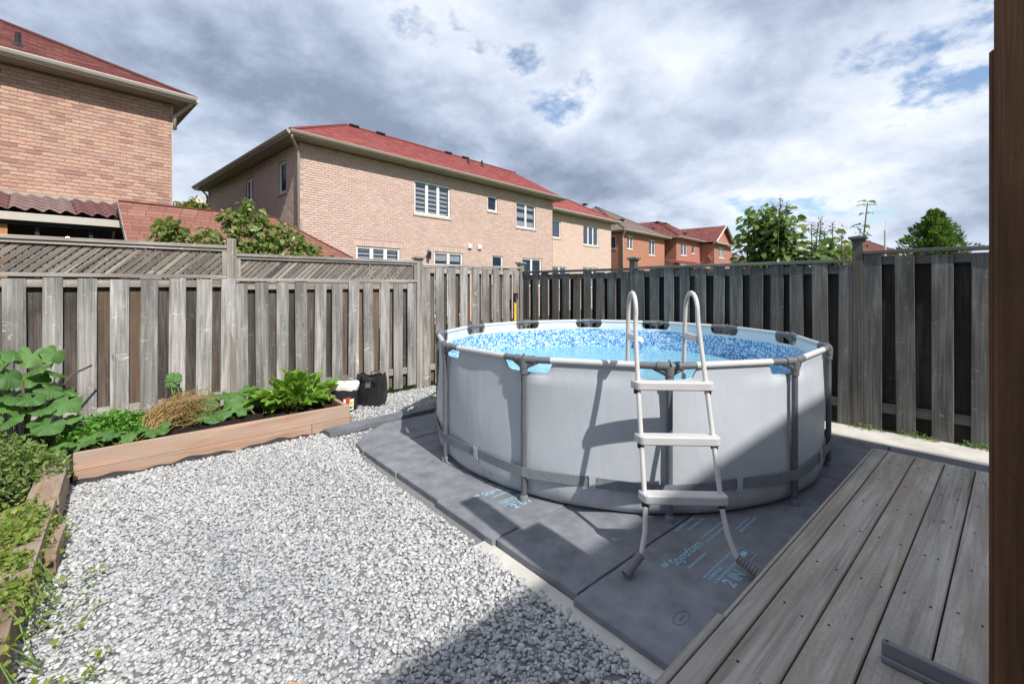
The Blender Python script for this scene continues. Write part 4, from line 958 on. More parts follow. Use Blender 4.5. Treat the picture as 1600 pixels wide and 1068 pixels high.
# strap on the fence
root = empty('tie_strap', (5.10, 5.77, 1.05), 0, 'yellow webbing strap with black buckle hanging on the fence near the corner', 'strap')
m = MB(); m.box(-0.025, 0.025, -0.012, -0.006, -0.42, 0.17); m.build('webbing', plain('yellow webbing', (0.62, 0.42, 0.06), 0.7), root)
m = MB(); m.box(-0.045, 0.055, -0.022, -0.005, 0.28, 0.33); m.box(-0.05, -0.02, -0.03, -0.005, 0.17, 0.279); m.box(0.035, 0.055, -0.02, -0.005, 0.22, 0.279); m.tube([(-0.05, -0.02, 0.33), (-0.02, -0.03, 0.23), (0.01, -0.02, 0.175)], 0.012, 6); m.build('buckle', MT['black'], root)

# ================================================================== HOUSES
HANG = rad(6.5); HB = (3.98, 14.44)
def hloc(O, x, y): return (O[0]+x*math.cos(HANG)-y*math.sin(HANG), O[1]+x*math.sin(HANG)+y*math.cos(HANG))
CAMXY = Vector((0, 0))
def cells(x0, x1, z0, z1, ops):
    xs = sorted({x0, x1, *[v for o in ops for v in (o[0], o[1])]}); zs = sorted({z0, z1, *[v for o in ops for v in (o[2], o[3])]})
    xs = [v for v in xs if x0 <= v <= x1]; zs = [v for v in zs if z0 <= v <= z1]
    for xa, xb in zip(xs[:-1], xs[1:]):
        for za, zb in zip(zs[:-1], zs[1:]):
            cx, cz = (xa+xb)/2, (za+zb)/2
            if not any(o[0] < cx < o[1] and o[2] < cz < o[3] for o in ops): yield xa, xb, za, zb
def brick_facade(root, frame, L, z0, z1, ops, bw, bh, mat, mort, nobj, soldier=True, lintel=0.22):
    """frame: function (u along wall, w outward depth, z)->local point. bricks w 0..0.01 proud of mortar"""
    mm = MB()
    def bx(mb, u0, u1, w0, w1, za, zb, tint=0.0):
        c = [frame(u, w, z) for z in (za, zb) for u, w in ((u0, w0), (u1, w0), (u1, w1), (u0, w1))]
        mb.add(c, [(0,1,2,3),(4,7,6,5),(0,4,5,1),(1,5,6,2),(2,6,7,3),(3,7,4,0)], tint)
    for xa, xb, za, zb in cells(0, L, z0, z1, ops): bx(mm, xa, xb, -0.09, -0.011, za, zb)
    mm.build('mortar', mort, root)
    J = 0.013; bricks = []
    blocked = [(o[0]-0.002, o[1]+0.002, o[2]-0.002, o[3]+0.002) for o in ops]
    sold = [(o[0]-0.11, o[1]+0.11, o[3]+0.005, o[3]+lintel) for o in ops if o[4]] if soldier else []
    allb = blocked+sold
    nrow = int((z1-z0)/bh)
    for r in range(nrow):
        za = z0+r*bh+J/2; zb = z0+(r+1)*bh-J/2; u = -(bw/2 if r % 2 else 0)
        while u < L:
            segs = [(max(u, 0)+J/2, min(u+bw, L)-J/2)]
            for o in allb:
                if zb > o[2]+0.01 and za < o[3]-0.01:
                    ns = []
                    for a, b in segs:
                        if b <= o[0] or a >= o[1]: ns.append((a, b)); continue
                        if a < o[0]: ns.append((a, min(b, o[0])))
                        if b > o[1]: ns.append((max(a, o[1]), b))
                    segs = ns
            for a, b in segs:
                if b-a > 0.02: bricks.append((a, b, za, zb))
            u += bw
    for o in sold:
        n = max(1, int((o[1]-o[0])/bh)); w = (o[1]-o[0])/n
        for i in range(n): bricks.append((o[0]+i*w+J/2, o[0]+(i+1)*w-J/2, o[2]+J/2, o[3]-J/2))
    M_ = Matrix.LocRotScale(root.location, root.rotation_euler, None)
    def dist(b):
        p = M_ @ Vector(frame((b[0]+b[1])/2, 0, (b[2]+b[3])/2)); return p
    camM = Matrix.LocRotScale(cam.location, cam.rotation_euler, None).inverted()
    scored = []
    for b in bricks:
        p = camM @ dist(b); d = -p.z; u = 800+690*p.x/d; v = 447-690*p.y/d
        vis = 0 < u < 1600 and 0 < v < 400
        scored.append(((0 if vis else 1000)+p.length, b))
    scored.sort(key=lambda q: q[0])
    rest = MB(); done = 0
    full = None; e0 = Vector(frame(0, 0, 0)); ex = (Vector(frame(1, 0, 0))-e0); ew = (Vector(frame(0, 1, 0))-e0)
    ry = math.atan2(ex.y, ex.x)
    flip = (Vector((0, 0, 1)).cross(ex)).dot(ew)   # +1 if outward is left of u
    for sc_, b in scored:
        t = random.random(); out = random.uniform(-0.0015, 0.0015)
        if done < nobj and sc_ < 1000 and abs((b[1]-b[0])-(bw-J)) < 0.003 and abs((b[3]-b[2])-(bh-J)) < 0.003:
            if full is None:
                q = MB(); w0, w1 = ((-0.02, 0) if flip > 0 else (0, 0.02)); q.box(0, bw-J, w0, w1, 0, bh-J); full = q.mesh('brick'); bevel_mesh(full, 0.002); full.materials.append(mat)
            o = link('brick', full, None, root, Vector(frame(b[0], out, b[2]))); o.rotation_euler = (0, 0, ry); done += 1
        else: bx(rest, b[0], b[1], -0.02, out, b[2], b[3], t)
    o = rest.build('brick', mat, root, tint=True); o['kind'] = 'stuff'
def window(root, frame, x0, x1, z0, z1, lights, blind=None, sill=True, w=-0.06, fr=0.045, fmat='white', far=False, rz=0.0):
    def bx(mb, u0, u1, w0, w1, za, zb):
        c = [frame(u, q, z) for z in (za, zb) for u, q in ((u0, w0), (u1, w0), (u1, w1), (u0, w1))]
        mb.add(c, [(0,1,2,3),(4,7,6,5),(0,4,5,1),(1,5,6,2),(2,6,7,3),(3,7,4,0)])
    m = MB(); e = 0.002
    bx(m, x0+e, x0+fr, w-0.03, w+0.02, z0+e, z1-e); bx(m, x1-fr, x1-e, w-0.03, w+0.02, z0+e, z1-e)
    bx(m, x0+fr, x1-fr, w-0.03, w+0.02, z0+e, z0+fr); bx(m, x0+fr, x1-fr, w-0.03, w+0.02, z1-fr, z1-e)
    n = lights; wd = (x1-x0-2*fr)/n
    for i in range(1, n): bx(m, x0+fr+i*wd-0.04, x0+fr+i*wd+0.04, w-0.03, w+0.022, z0+fr, z1-fr)
    for i in range(n):      # sash around each light
        a, b = x0+fr+i*wd+(0.04 if i else 0), x0+fr+(i+1)*wd-(0.04 if i < n-1 else 0); q = 0.025
        bx(m, a, a+q, w-0.03, w+0.008, z0+fr, z1-fr); bx(m, b-q, b, w-0.03, w+0.008, z0+fr, z1-fr)
        bx(m, a+q, b-q, w-0.03, w+0.008, z0+fr, z0+fr+q); bx(m, a+q, b-q, w-0.03, w+0.008, z1-fr-q, z1-fr)
    win = m.build('window', MT[fmat], root)
    m = MB(); bx(m, x0+fr, x1-fr, w-0.020, w-0.014, z0+fr, z1-fr); m.build('pane', MT['pane_far' if far else 'pane'], win)
    m = MB(); bx(m, x0+0.01, x1-0.01, w-0.27, w-0.265, z0+0.01, z1-0.01); m.build('room_back', MT['room'], win)
    if blind:
        m = MB(); step = blind
        for i in range(n):
            a, b = x0+fr+i*wd+0.05, x0+fr+(i+1)*wd-0.05; z = z1-fr-0.03
            while z > z0+fr+0.03:
                bx(m, a, b, w-0.05, w-0.047, max(z-step*0.55, z0+fr), z); z -= step
        m.build('blind', MT['blind'], win)
    if sill:
        m = MB(); bx(m, x0-0.06, x1+0.06, w, 0.035, z0-0.075, z0-0.001); m.build('sill', MT['sill'], win)
    return win
def slope(root, A, B, C, D, mat, name='roof', n=None, uvs=0.0):
    """A,B eave points (left,right) and C,D top (right,left); stepped shingle courses"""
    A, B, C, D = map(Vector, (A, B, C, D)); nrm = (B-A).cross(D-A).normalized()
    if nrm.z < 0: nrm = -nrm
    H = ((D+C)/2-(A+B)/2).length; n = n or max(2, int(H/0.145)); vs = []; fs = []; uv = []
    du = (B-A).normalized(); 
    for i in range(n):
        t0, t1 = i/n, (i+1)/n
        p = [A.lerp(D, t0), B.lerp(C, t0), B.lerp(C, t1), A.lerp(D, t1)]
        b = len(vs); vs += [p[0]+nrm*0.012, p[1]+nrm*0.012, p[2]+nrm*0.002, p[3]+nrm*0.002, p[0]-nrm*0.003, p[1]-nrm*0.003]
        fs += [(b, b+1, b+2, b+3), (b+4, b+5, b+1, b)]
        for q, tt in ((p[0], t0), (p[1], t0), (p[2], t1), (p[3], t1)): uv.append(((q-A).dot(du), tt*n*0.145+0.0002))
        for q, tt in ((p[0], t0), (p[1], t0), (p[1], t0), (p[0], t0)): uv.append(((q-A).dot(du), tt*n*0.145+0.0002))
    m = MB(); m.add(vs, fs); me = m.mesh(name); ul = me.uv_layers.new(name='UVMap'); ul.data.foreach_set('uv', np.array(uv, dtype=np.float32).ravel())
    return link(name, me, mat, root)
def eaves(root, pts, z, over=0.45, fmat='fascia', smat='soffit', gutter=True):
    """pts: outer eave polyline (x,y) going with inside on the left; z soffit height"""
    for (xa, ya), (xb, yb) in zip(pts[:-1], pts[1:]):
        d = Vector((xb-xa, yb-ya)).normalized(); nn = Vector((d.y, -d.x))
        def q(t, o, zz): p = Vector((xa, ya))+d*t+nn*o; return (p.x, p.y, zz)
        L = (Vector((xb, yb))-Vector((xa, ya))).length
        m = MB(); pr = [(0.0, z-0.01), (0.0, z+0.14), (0.10, z+0.14), (0.105, z+0.128), (0.098, z+0.105), (0.075, z+0.06), (0.035, z+0.03), (0.01, z+0.02)]
        vs = [q(0, o, zz) for o, zz in pr]+[q(L, o, zz) for o, zz in pr]; k = len(pr)
        fs = [(i, (i+1) % k, k+(i+1) % k, k+i) for i in range(k)]+[tuple(range(k-1, -1, -1)), tuple(range(k, 2*k))]
        m.add(vs, fs); m.build('gutter', MT[fmat], root)
def downspout(root, pts, mat='fascia'):
    m = MB(); m.tube(pts, 0.045, 8); m.build('downspout', MT[mat], root, smooth=True)
def vent(root, x, y, z, s=1.0, name='roof_vent'):
    m = MB(); m.box(-0.2*s, 0.2*s, -0.2*s, 0.2*s, 0.0, 0.10*s); m.box(-0.26*s, 0.26*s, -0.26*s, 0.26*s, 0.101*s, 0.19*s); m.build(name, MT['blackmatte'], root, bevel=0.02, loc=(x, y, z))
def pipe(root, x, y, z):
    m = MB(); m.tube([(0, 0, -0.1), (0, 0, 0.3)], 0.05, 8); m.tube([(0, 0, -0.05), (0, 0, 0.06)], [0.14, 0.06], 8); m.build('vent_pipe', MT['blackmatte'], root, loc=(x, y, z))
P55 = 0.55
def hip_front(root, x0, x1, yd, z, ridge_y, mat, left='hip', right='hip', ov=0.45, pitch=P55):
    """roof for block x0..x1, 0..yd; z soffit"""
    ze = z+0.13; e0, e1 = x0-ov, x1+ov; yf, yb = -ov, yd+ov; H = ridge_y+ov; zr = ze+H*pitch; yr2 = yd-ridge_y
    ra = e0+H if left == 'hip' else e0; rb = e1-H if right == 'hip' else e1
    if ra > rb: ra = rb = (ra+rb)/2
    slope(root, (e0, yf, ze), (e1, yf, ze), (rb, ridge_y, zr), (ra, ridge_y, zr), mat)
    slope(root, (e1, yb, ze), (e0, yb, ze), (ra, yr2, zr), (rb, yr2, zr), mat)
    if left == 'hip': slope(root, (e0, yb, ze), (e0, yf, ze), (ra, ridge_y, zr), (ra, yr2, zr), mat)
    if right == 'hip': slope(root, (e1, yf, ze), (e1, yb, ze), (rb, yr2, zr), (rb, ridge_y, zr), mat)
    if yr2 > ridge_y+0.01:
        m = MB(); m.add([(ra, ridge_y, zr), (rb, ridge_y, zr), (rb, yr2, zr), (ra, yr2, zr)], [(0, 1, 2, 3)]); m.build('roof_flat', mat, root)
    # soffit
    m = MB(); m.box(e0+0.02, e1-0.02, yf+0.02, yb-0.02, z-0.012, z); m.build('soffit', MT['soffit'], root)
    # hip and ridge caps
    for p, q_, on in (((e0, yf, ze), (ra, ridge_y, zr), left == 'hip'), ((e1, yf, ze), (rb, ridge_y, zr), right == 'hip'), ((ra, ridge_y, zr), (rb, ridge_y, zr), True)):
        if on and (Vector(p)-Vector(q_)).length > 0.1:
            m = MB(); m.tube([Vector(p)+Vector((0, 0, 0.01)), Vector(q_)+Vector((0, 0, 0.012))], 0.06, 6); m.build('ridge_cap', mat, root)
    return zr

# ---- big pale brick house
big = empty('brick_house', (HB[0], HB[1], 0), HANG, 'pale pink brick two storey house with a bright red hipped roof', 'house')
ZS = 5.93
ops = [(4.2, 5.93, 4.24, 5.51, True), (8.04, 8.66, 4.83, 5.50, False), (9.93, 11.38, 4.30, 5.50, False), (1.86, 3.57, 1.75, 2.86, True), (5.12, 6.60, 0.3, 2.86, True), (8.32, 9.03, 1.6, 2.88, False), (10.35, 11.83, 1.5, 2.86, False)]
fF = lambda u, w, z: (u, -w, z)
fS = lambda u, w, z: (-w, u, z)
brick_facade(big, fF, 12.73, 0.0, ZS-0.03, ops, 0.225, 0.0775, MT['brick_big'], MT['mortar_b'], 300)
sops = [(1.05, 1.70, 4.55, 5.56, False), (4.1, 4.95, 4.55, 5.52, False)]
brick_facade(big, fS, 10.2, 0.0, ZS-0.03, sops, 0.225, 0.0775, MT['brick_big'], MT['mortar_b'], 0)
m = MB(); m.box(0.42, 12.71, 0.42, 10.2, 0, ZS-0.02); m.build('wall', MT['mortar_b'], big)
m = MB(); m.box(0.0, 12.73, 0.0905, 0.094, 0, 0.3); m.build('footing', MT['concrete'], big)
m = MB(); m.box(12.735, 12.75, 0.0, 10, 0, ZS-0.03); m.build('wall', MT['mortar_b'], big)
window(big, fF, 4.2, 5.93, 4.24, 5.51, 3, 0.17); window(big, fF, 8.04, 8.66, 4.83, 5.50, 1); window(big, fF, 9.93, 11.38, 4.30, 5.50, 2, 0.4)
window(big, fF, 1.86, 3.57, 1.75, 2.86, 3, 0.13); window(big, fF, 5.12, 6.60, 0.3, 2.86, 2, 0.5); window(big, fF, 8.32, 9.03, 1.6, 2.88, 1); window(big, fF, 10.35, 11.83, 1.5, 2.86, 2)
window(big, fS, 1.05, 1.70, 4.55, 5.56, 1); window(big, fS, 4.1, 4.95, 4.55, 5.52, 2)
zr = hip_front(big, 0, 12.73, 10.2, ZS, 3.0, MT['roof_red'], 'hip', 'gable')
m = MB(); e = 13.18
m.add([(e-0.02, -0.4, ZS+0.1), (e-0.02, 3.0, zr-0.02), (e-0.02, 7.2, zr-0.02), (e-0.02, 10.6, ZS+0.1)], [(0, 1, 2, 3)]); m.build('gable', MT['fascia'], big)
eaves(big, [(-0.45, 10.6), (-0.45, -0.45), (13.18, -0.45)], ZS)
downspout(big, [(-0.40, -0.44, ZS+0.02), (-0.36, -0.36, ZS-0.06), (-0.12, -0.14, ZS-0.28), (-0.06, -0.06, ZS-0.45), (-0.06, -0.06, 0.2)])
downspout(big, [(-0.40, 9.9, ZS), (-0.1, 9.95, ZS-0.3), (-0.06, 9.95, 0.2)])
for x in (3.35, 4.55, 8.25, 9.35): vent(big, x, 3.1, zr-0.05, 0.8)
vent(big, 1.0, 4.2, 7.0, 0.8)
pipe(big, 8.65, 1.95, ZS+0.13+2.4*P55); pipe(big, 9.7, 2.1, ZS+0.13+2.55*P55)
for x in (6.86, 7.42): m = MB(); m.box(x, x+0.2, -0.07, -0.004, 3.08, 3.28); m.box(x+0.02, x+0.18, -0.10, -0.0705, 3.10, 3.17); m.build('wall_vent', MT['white'], big, bevel=0.01)
m = MB(); m.lathe([(0.0, 2.86), (0.03, 2.85), (0.10, 2.78), (0.09, 2.76), (0.075, 2.75), (0.06, 2.55), (0.0, 2.54)], 8, (4.78, -0.14)); m.tube([(4.78, 0.0, 2.88), (4.78, -0.14, 2.89), (4.78, -0.14, 2.85)], 0.012, 6); m.build('wall_lantern', MT['blackmatte'], big)

# ---- left orange brick house
HL = hloc(HB, -3.0, 0.84); ZL = 6.40
left = empty('brick_house', (HL[0], HL[1], 0), HANG, 'orange brick two storey house with dark red roof at the left edge', 'house')
fL = lambda u, w, z: (u-5.2, -w, z)
brick_facade(left, fL, 5.2, 0.0, ZL-0.03, [], 0.245, 0.088, MT['brick_left'], MT['mortar_r'], 300)
m = MB(); m.box(-9.0, -5.21, 0.0, 9.5, 0, ZL-0.02); m.box(-5.2, 0, 0.095, 9.5, 0, ZL-0.02); m.build('wall', MT['mortar_r'], left)
m = MB(); m.box(0.002, 0.03, 0.002, 0.10, 0, ZL-0.04); m.build('corner_trim', MT['fascia_pale'], left)
zl = hip_front(left, -9, 0, 9.5, ZL, 4.2, MT['roof_brown'])
eaves(left, [(-9.45, -0.45), (0.45, -0.45), (0.45, 9.9)], ZL, fmat='fascia_pale')
downspout(left, [(0.38, -0.40, ZL-0.0), (0.30, -0.25, ZL-0.1), (0.07, -0.06, ZL-0.35), (0.06, -0.05, ZL-0.7)], 'fascia')
pipe(left, -2.75, 0.35, ZL+0.13+0.8*P55)
m = MB()
for x in np.arange(-6, 0.4, 0.3): m.box(x, x+0.012, -0.43, -0.01, ZL-0.018, ZL-0.0125)
m.build('soffit_rib', MT['fascia'], left)

# ---- patio cover with wavy roof in front of the left house
pat = empty('patio_cover', (HL[0], HL[1], 0), HANG, 'open patio cover with wavy dark red roof sheets against the orange brick house', 'patio cover')
def wavy(x0, x1, mat):
    y0, z0 = -0.03, 3.54; y1, z1 = -1.95, 2.99; rows = 5; nx = int((x1-x0)/0.02); m = MB()
    for r in range(rows):
        for half in (0,):
            t0, t1 = r/rows, (r+1)/rows+0.02
            vs = []; fs = []; ns = 4
            for j in range(ns+1):
                t = t0+(t1-t0)*j/ns
                for i in range(nx+1):
                    x = x0+(x1-x0)*i/nx
                    w = 0.030*math.sin(2*PI*x/0.235)+0.008*math.sin(4*PI*x/0.235)
                    vs.append((x, y0+(y1-y0)*t, z0+(z1-z0)*t+w+0.018*(j/ns)))
            for j in range(ns):
                for i in range(nx): q = j*(nx+1)+i; fs.append((q, q+1, q+nx+2, q+nx+1))
            m.add(vs, fs)
    me = m.mesh('roof_sheet', True); bm = bmesh.new(); bm.from_mesh(me); bmesh.ops.solidify(bm, geom=bm.faces[:], thickness=0.012); bm.to_mesh(me); bm.free()
    return link('roof_sheet', me, mat, pat)
wr = plain('dark red sheet', (0.135, 0.06, 0.06), 0.55, 0.35, 6, 0.2); wg = plain('faded red sheet', (0.19, 0.13, 0.125), 0.6, 0.3, 6, 0.25)
for a, b_, mt in ((-5.2, -4.03, wr), (-4.02, -2.86, wr), (-2.85, -1.92, wg), (-1.91, -0.96, wr)): wavy(a, b_, mt)
m = MB(); m.box(-5.2, -0.98, -1.98, -1.90, 2.77, 2.925); m.build('beam', MT['fascia_pale'], pat, bevel=0.006)
m = MB(); m.box(-5.2, -1.0, -1.885, -1.83, 2.70, 2.85); m.build('header', MT['blackmatte'], pat)
m = MB(); m.box(-5.2, -0.96, -0.06, -0.012, 3.52, 3.60); m.build('flashing', MT['fascia'], pat)
cedar = wood('orange cedar', (0.30, 0.12, 0.04), (0.45, 0.2, 0.08), (0.55, 0.28, 0.12), 'Z', None, 0, 0.4, 0.1)
m = MB(); m.box(-3.00, -2.86, -1.83, -1.69, 0, 2.70); m.build('post', cedar, pat, bevel=0.005)
for x in (-2.5, -1.72, -1.03): m = MB(); m.box(x, x+0.06, -1.80, -1.74, 0, 2.699); m.build('post', MT['blackmatte'], pat)
m = MB(); m.box(-5.2, -1.04, -0.06, -0.02, 0, 3.5); m.build('shade_panel', plain('painted dark brown shade', (0.025, 0.018, 0.015), 0.8), pat)  # added dark board: shade under the patio roof painted over the brick wall
m = MB(); m.box(-1.02, -0.985, -1.82, -0.05, 0, 2.9); m.build('side_panel', plain('dark side panel', (0.02, 0.018, 0.018), 0.8), pat)
em = NB('lit bulb'); em.b.inputs['Emission Color'].default_value = (1, 0.85, 0.6, 1); em.b.inputs['Emission Strength'].default_value = 6; em.color((0.8, 0.8, 0.7))
m = MB(); m.lathe([(0.0, -0.03), (0.03, -0.02), (0.042, 0.01), (0.03, 0.035), (0.0, 0.04)], 12); m.build('bulb', em.m, pat, smooth=True, loc=(-2.02, -1.2, 2.53))
m = MB(); m.tube([(-2.02, -1.2, 2.57), (-2.02, -1.2, 3.15)], 0.006, 6); m.build('cord', MT['black'], pat)
m = MB(); m.tube([(-2.45, -1.45, 2.46), (-2.35, -1.45, 2.40), (-2.25, -1.45, 2.41), (-2.18, -1.45, 2.47)], 0.007, 6); m.build('hook', MT['step'], pat)

# ---- shed roof between the houses
k_ = (0.6574, 0.7536); r_ = (0.7536, -0.6574)
SHO = (9.5*k_[0]-8.4*r_[0], 9.5*k_[1]-8.4*r_[1])
shed = empty('garden_shed', (SHO[0], SHO[1], 0), HANG, 'low shed with red brown shingled roof behind the fence and fruit tree', 'shed')
rz_, ey, ez = 3.31, -1.75, 2.02; rx1 = 3.07
shm = MB(); shm.box(0, 0.292, -0.004, 0.004, 0, 0.150); shme = shm.mesh('shingle'); shme.materials.append(MT['shed_shingle'])
ny = 15; sl_len = math.hypot(ey, rz_-ez); sang = math.atan2(rz_-ez, -ey); cnt = 0
under = MB(); under.add([(-0.03, 0, rz_-0.015), (rx1, 0, rz_-0.015), (rx1+1.75, ey, ez-0.015), (-0.03, ey, ez-0.015)], [(0, 3, 2, 1)])
under.add([(-0.03, 0, rz_-0.015), (rx1, 0, rz_-0.015), (rx1+1.75, 1.75, ez-0.015), (-0.03, 1.75, ez-0.015)], [(0, 1, 2, 3)])
under.add([(rx1, 0, rz_-0.015), (rx1+1.75, ey, ez-0.015), (rx1+1.75, 1.75, ez-0.015)], [(0, 1, 2)])
under.build('roof', MT['roof_brown'], shed)
for j in range(ny):
    t = (j+1)/ny; y = ey*t; z = rz_+(ez-rz_)*t; xr = rx1+1.75*t-0.02; x = -0.055+random.uniform(-.006, .006); first = random.uniform(0.1, 0.29)
    while x < xr:
        w = min(first, 0.292, xr-x)
        if w > 0.06:
            o = link('shingle', shme, None, shed, (x, y, z+0.011)); o.rotation_euler = (sang-PI/2-0.04, 0, random.uniform(-.004, .004)); o.scale = (w/0.295, 1, 1); cnt += 1
        x += min(first, 0.292)+0.004; first = 1
m = MB(); m.tube([(-0.05, 0, rz_+0.01), (rx1, 0, rz_+0.01)], 0.035, 6); m.tube([(rx1, 0, rz_+0.01), (rx1+1.75, ey, ez+0.01)], 0.03, 6); m.build('ridge_cap', MT['roof_brown'], shed)
m = MB(); m.box(0.12, rx1+1.5, -1.45, 1.45, 0, 2.0); m.add([(0.12, -1.45, 2.0), (0.12, 0, rz_-0.1), (0.12, 1.45, 2.0)], [(0, 1, 2)]); m.build('wall', plain('grey shed boards', (0.32, 0.31, 0.30), 0.8), shed)
def rake(y0, z0, y1, z1):
    m = MB(); m.add([(-0.07, y0, z0), (-0.07, y1, z1), (-0.07, y1, z1-0.13), (-0.07, y0, z0-0.13), (-0.035, y0, z0), (-0.035, y1, z1), (-0.035, y1, z1-0.13), (-0.035, y0, z0-0.13)], [(0,1,2,3),(7,6,5,4),(0,4,5,1),(1,5,6,2),(2,6,7,3),(3,7,4,0)]); return m
rake(0, rz_, ey, ez).build('rake_board', MT['fence_rail'], shed); rake(0, rz_, 1.75, ez).build('rake_board', MT['fence_rail'], shed)
m = MB(); m.box(0.06, 0.115, -0.62, -0.35, 2.05, 2.75); m.build('vent_board', cedar, shed)

# ---- second red roofed house
def brick_tex(name, c1, c2, mort, bw=0.22, bh=0.078):
    b = NB(name, 0.9, 0.15); tc = b.n('ShaderNodeTexCoord'); sp = b.n('ShaderNodeSeparateXYZ'); b.l(tc.outputs['Object'], sp.inputs[0]); cb = b.n('ShaderNodeCombineXYZ')
    b.l(b.math('ADD', sp.outputs['X'], sp.outputs['Y']), cb.inputs[0]); b.l(sp.outputs['Z'], cb.inputs[1])
    br = b.n('ShaderNodeTexBrick'); b.l(cb.outputs[0], br.inputs['Vector']); br.inputs['Scale'].default_value = 1
    br.inputs['Color1'].default_value = (*c1, 1); br.inputs['Color2'].default_value = (*c2, 1); br.inputs['Mortar'].default_value = (*mort, 1)
    for k, v in (('Brick Width', bw), ('Row Height', bh), ('Mortar Size', 0.006)): br.inputs[k].default_value = v
    n = b.noise(b.coord(rnd=False), 9, 5, 0.6); b.color(b.mix(b.range(n, 0.35, 0.7, 0, 0.3), br.outputs['Color'], tuple(0.7*x for x in c1)))
    b.bump(br.outputs['Fac'], -0.5 if False else 0.3, 0.006); return b.m
bt_pink = brick_tex('pale pink brick wall', (0.56, 0.41, 0.335), (0.66, 0.50, 0.42), (0.40, 0.33, 0.28))
bt_or = brick_tex('orange red brick wall', (0.38, 0.165, 0.11), (0.47, 0.215, 0.145), (0.34, 0.22, 0.16))
bt_red = brick_tex('red brick wall', (0.36, 0.145, 0.105), (0.45, 0.195, 0.145), (0.32, 0.2, 0.15))
def far_house(O, label, W_, D_, z, mat, roof, ridge, wins, swins=(), lefth='hip', righth='hip'):
    root = empty('brick_house', (O[0], O[1], 0), HANG, label, 'house')
    ops = [w[:4]+(False,) for w in wins]; m = MB()
    for xa, xb, za, zb in cells(0, W_, 0, z-0.02, ops): m.box(xa, xb, 0, 0.35, za, zb)
    m.box(0.36, W_-0.36, 0.351, D_, 0, z-0.02)
    sops = [w[:4]+(False,) for w in swins]
    for xa, xb, za, zb in cells(0.351, D_, 0, z-0.02, sops): m.box(0, 0.355, xa, xb, za, zb)
    m.box(W_-0.355, W_, 0.351, D_, 0, z-0.02)
    m.build('wall', mat, root)
    for w in wins: window(root, fF, w[0], w[1], w[2], w[3], w[4], w[5] if len(w) > 5 else None, far=True)
    for w in swins: window(root, fS, w[0], w[1], w[2], w[3], w[4], far=True)
    zr = hip_front(root, 0, W_, D_, z, ridge, roof, lefth, righth)
    eaves(root, [(-0.45, D_+0.4), (-0.45, -0.45), (W_+0.45, -0.45), (W_+0.45, D_+0.4)], z, fmat='fascia_pale')
    return root, zr
O2 = (18.97, 18.22)
h2, _ = far_house(O2, 'pale brick house with red roof set back beyond the big pink brick house', 7.0, 10, 5.93, bt_pink, MT['roof_red'], 5.0,
    [(0.10, 0.98, 4.40, 5.46, 1, 0.6), (3.45, 5.3, 4.2, 5.46, 3, 0.7), (0.1, 1.6, 1.4, 2.68, 2), (3.4, 5.25, 1.4, 2.74, 3)])
vent(h2, 2.2, 1.2, 5.93+.13+1.65*P55, 0.7)
O3 = (30.04, 20.90)
h3, _ = far_house(O3, 'orange brick house with grey brown hipped roof in the middle of the row', 8.0, 10, 5.9, bt_or, MT['roof_grey'], 5.0,
    [(0.75, 1.75, 4.55, 5.65, 2, 0.8), (4.75, 6.0, 4.25, 5.62, 2, 0.8), (1.8, 3.0, 1.4, 2.9, 2), (4.6, 6.1, 1.2, 2.8, 2)], [(0.6, 1.25, 4.55, 5.6, 1)])
downspout(h3, [(-0.40, -0.40, 5.85), (-0.1, -0.1, 5.6), (-0.05, -0.05, 5.4), (-0.05, -0.05, 0.1)], 'fascia_pale')
vent(h3, 3.2, 1.8, 5.9+.13+2.25*P55, 0.8); vent(h3, 2.2, 5.0, 8.9, 0.8)
O4 = (39.20, 21.27)
h4, _ = far_house(O4, 'red brick house with a front gable at the end of the row', 6.3, 10, 6.05, bt_red, MT['roof_brown'], 3.5,
    [(1.05, 2.6, 4.5, 5.6, 2, 0.8), (3.9, 4.7, 4.8, 5.55, 1)], [], 'hip', 'gable')
# gable wing
gx0, gx1, gy = 6.3, 11.9, -1.4
m = MB(); 
for xa, xb, za, zb in cells(gx0, gx1, 0, 5.9, [(7.7, 9.6, 4.5, 5.6, True)]): m.box(xa, xb, gy, gy+0.3, za, zb)
m.box(gx0, gx1, gy+0.301, 8, 0, 5.9); gm = (gx0+gx1)/2
m.add([(gx0-0.2, gy+0.02, 6.0), (gx1+0.2, gy+0.02, 6.0), (gm, gy+0.02, 7.75)], [(0, 1, 2)]); m.build('wall', bt_red, h4)
fG = lambda u, w, z: (u, gy-w, z)
window(h4, fG, 7.7, 9.6, 4.5, 5.6, 3, 0.6, far=True)
zg = 8.0
slope(h4, (gx0-0.4, 8, 6.05), (gx0-0.4, gy-0.35, 6.05), (gm, gy-0.35, zg), (gm, 8, zg), MT['roof_brown']); slope(h4, (gx1+0.4, gy-0.35, 6.05), (gx1+0.4, 8, 6.05), (gm, 8, zg), (gm, gy-0.35, zg), MT['roof_brown'])
m = MB(); m.tube([(gx0-0.42, gy-0.37, 6.02), (gm, gy-0.37, zg-0.03), (gx1+0.42, gy-0.37, 6.02)], 0.09, 4); m.box(gx0-0.4, gx1+0.4, gy-0.5, gy-0.003, 5.92, 6.0); m.build('rake_board', MT['fascia_pale'], h4)
slope(h4, (-3, -1.6, 3.45), (4.5, -1.6, 3.45), (4.5, -0.02, 3.95), (-3, -0.02, 3.95), MT['roof_brown'], 'porch_roof'); m = MB(); m.box(-3, 4.5, -1.6, -1.5, 3.3, 3.44); m.build('gutter', MT['fascia_pale'], h4)
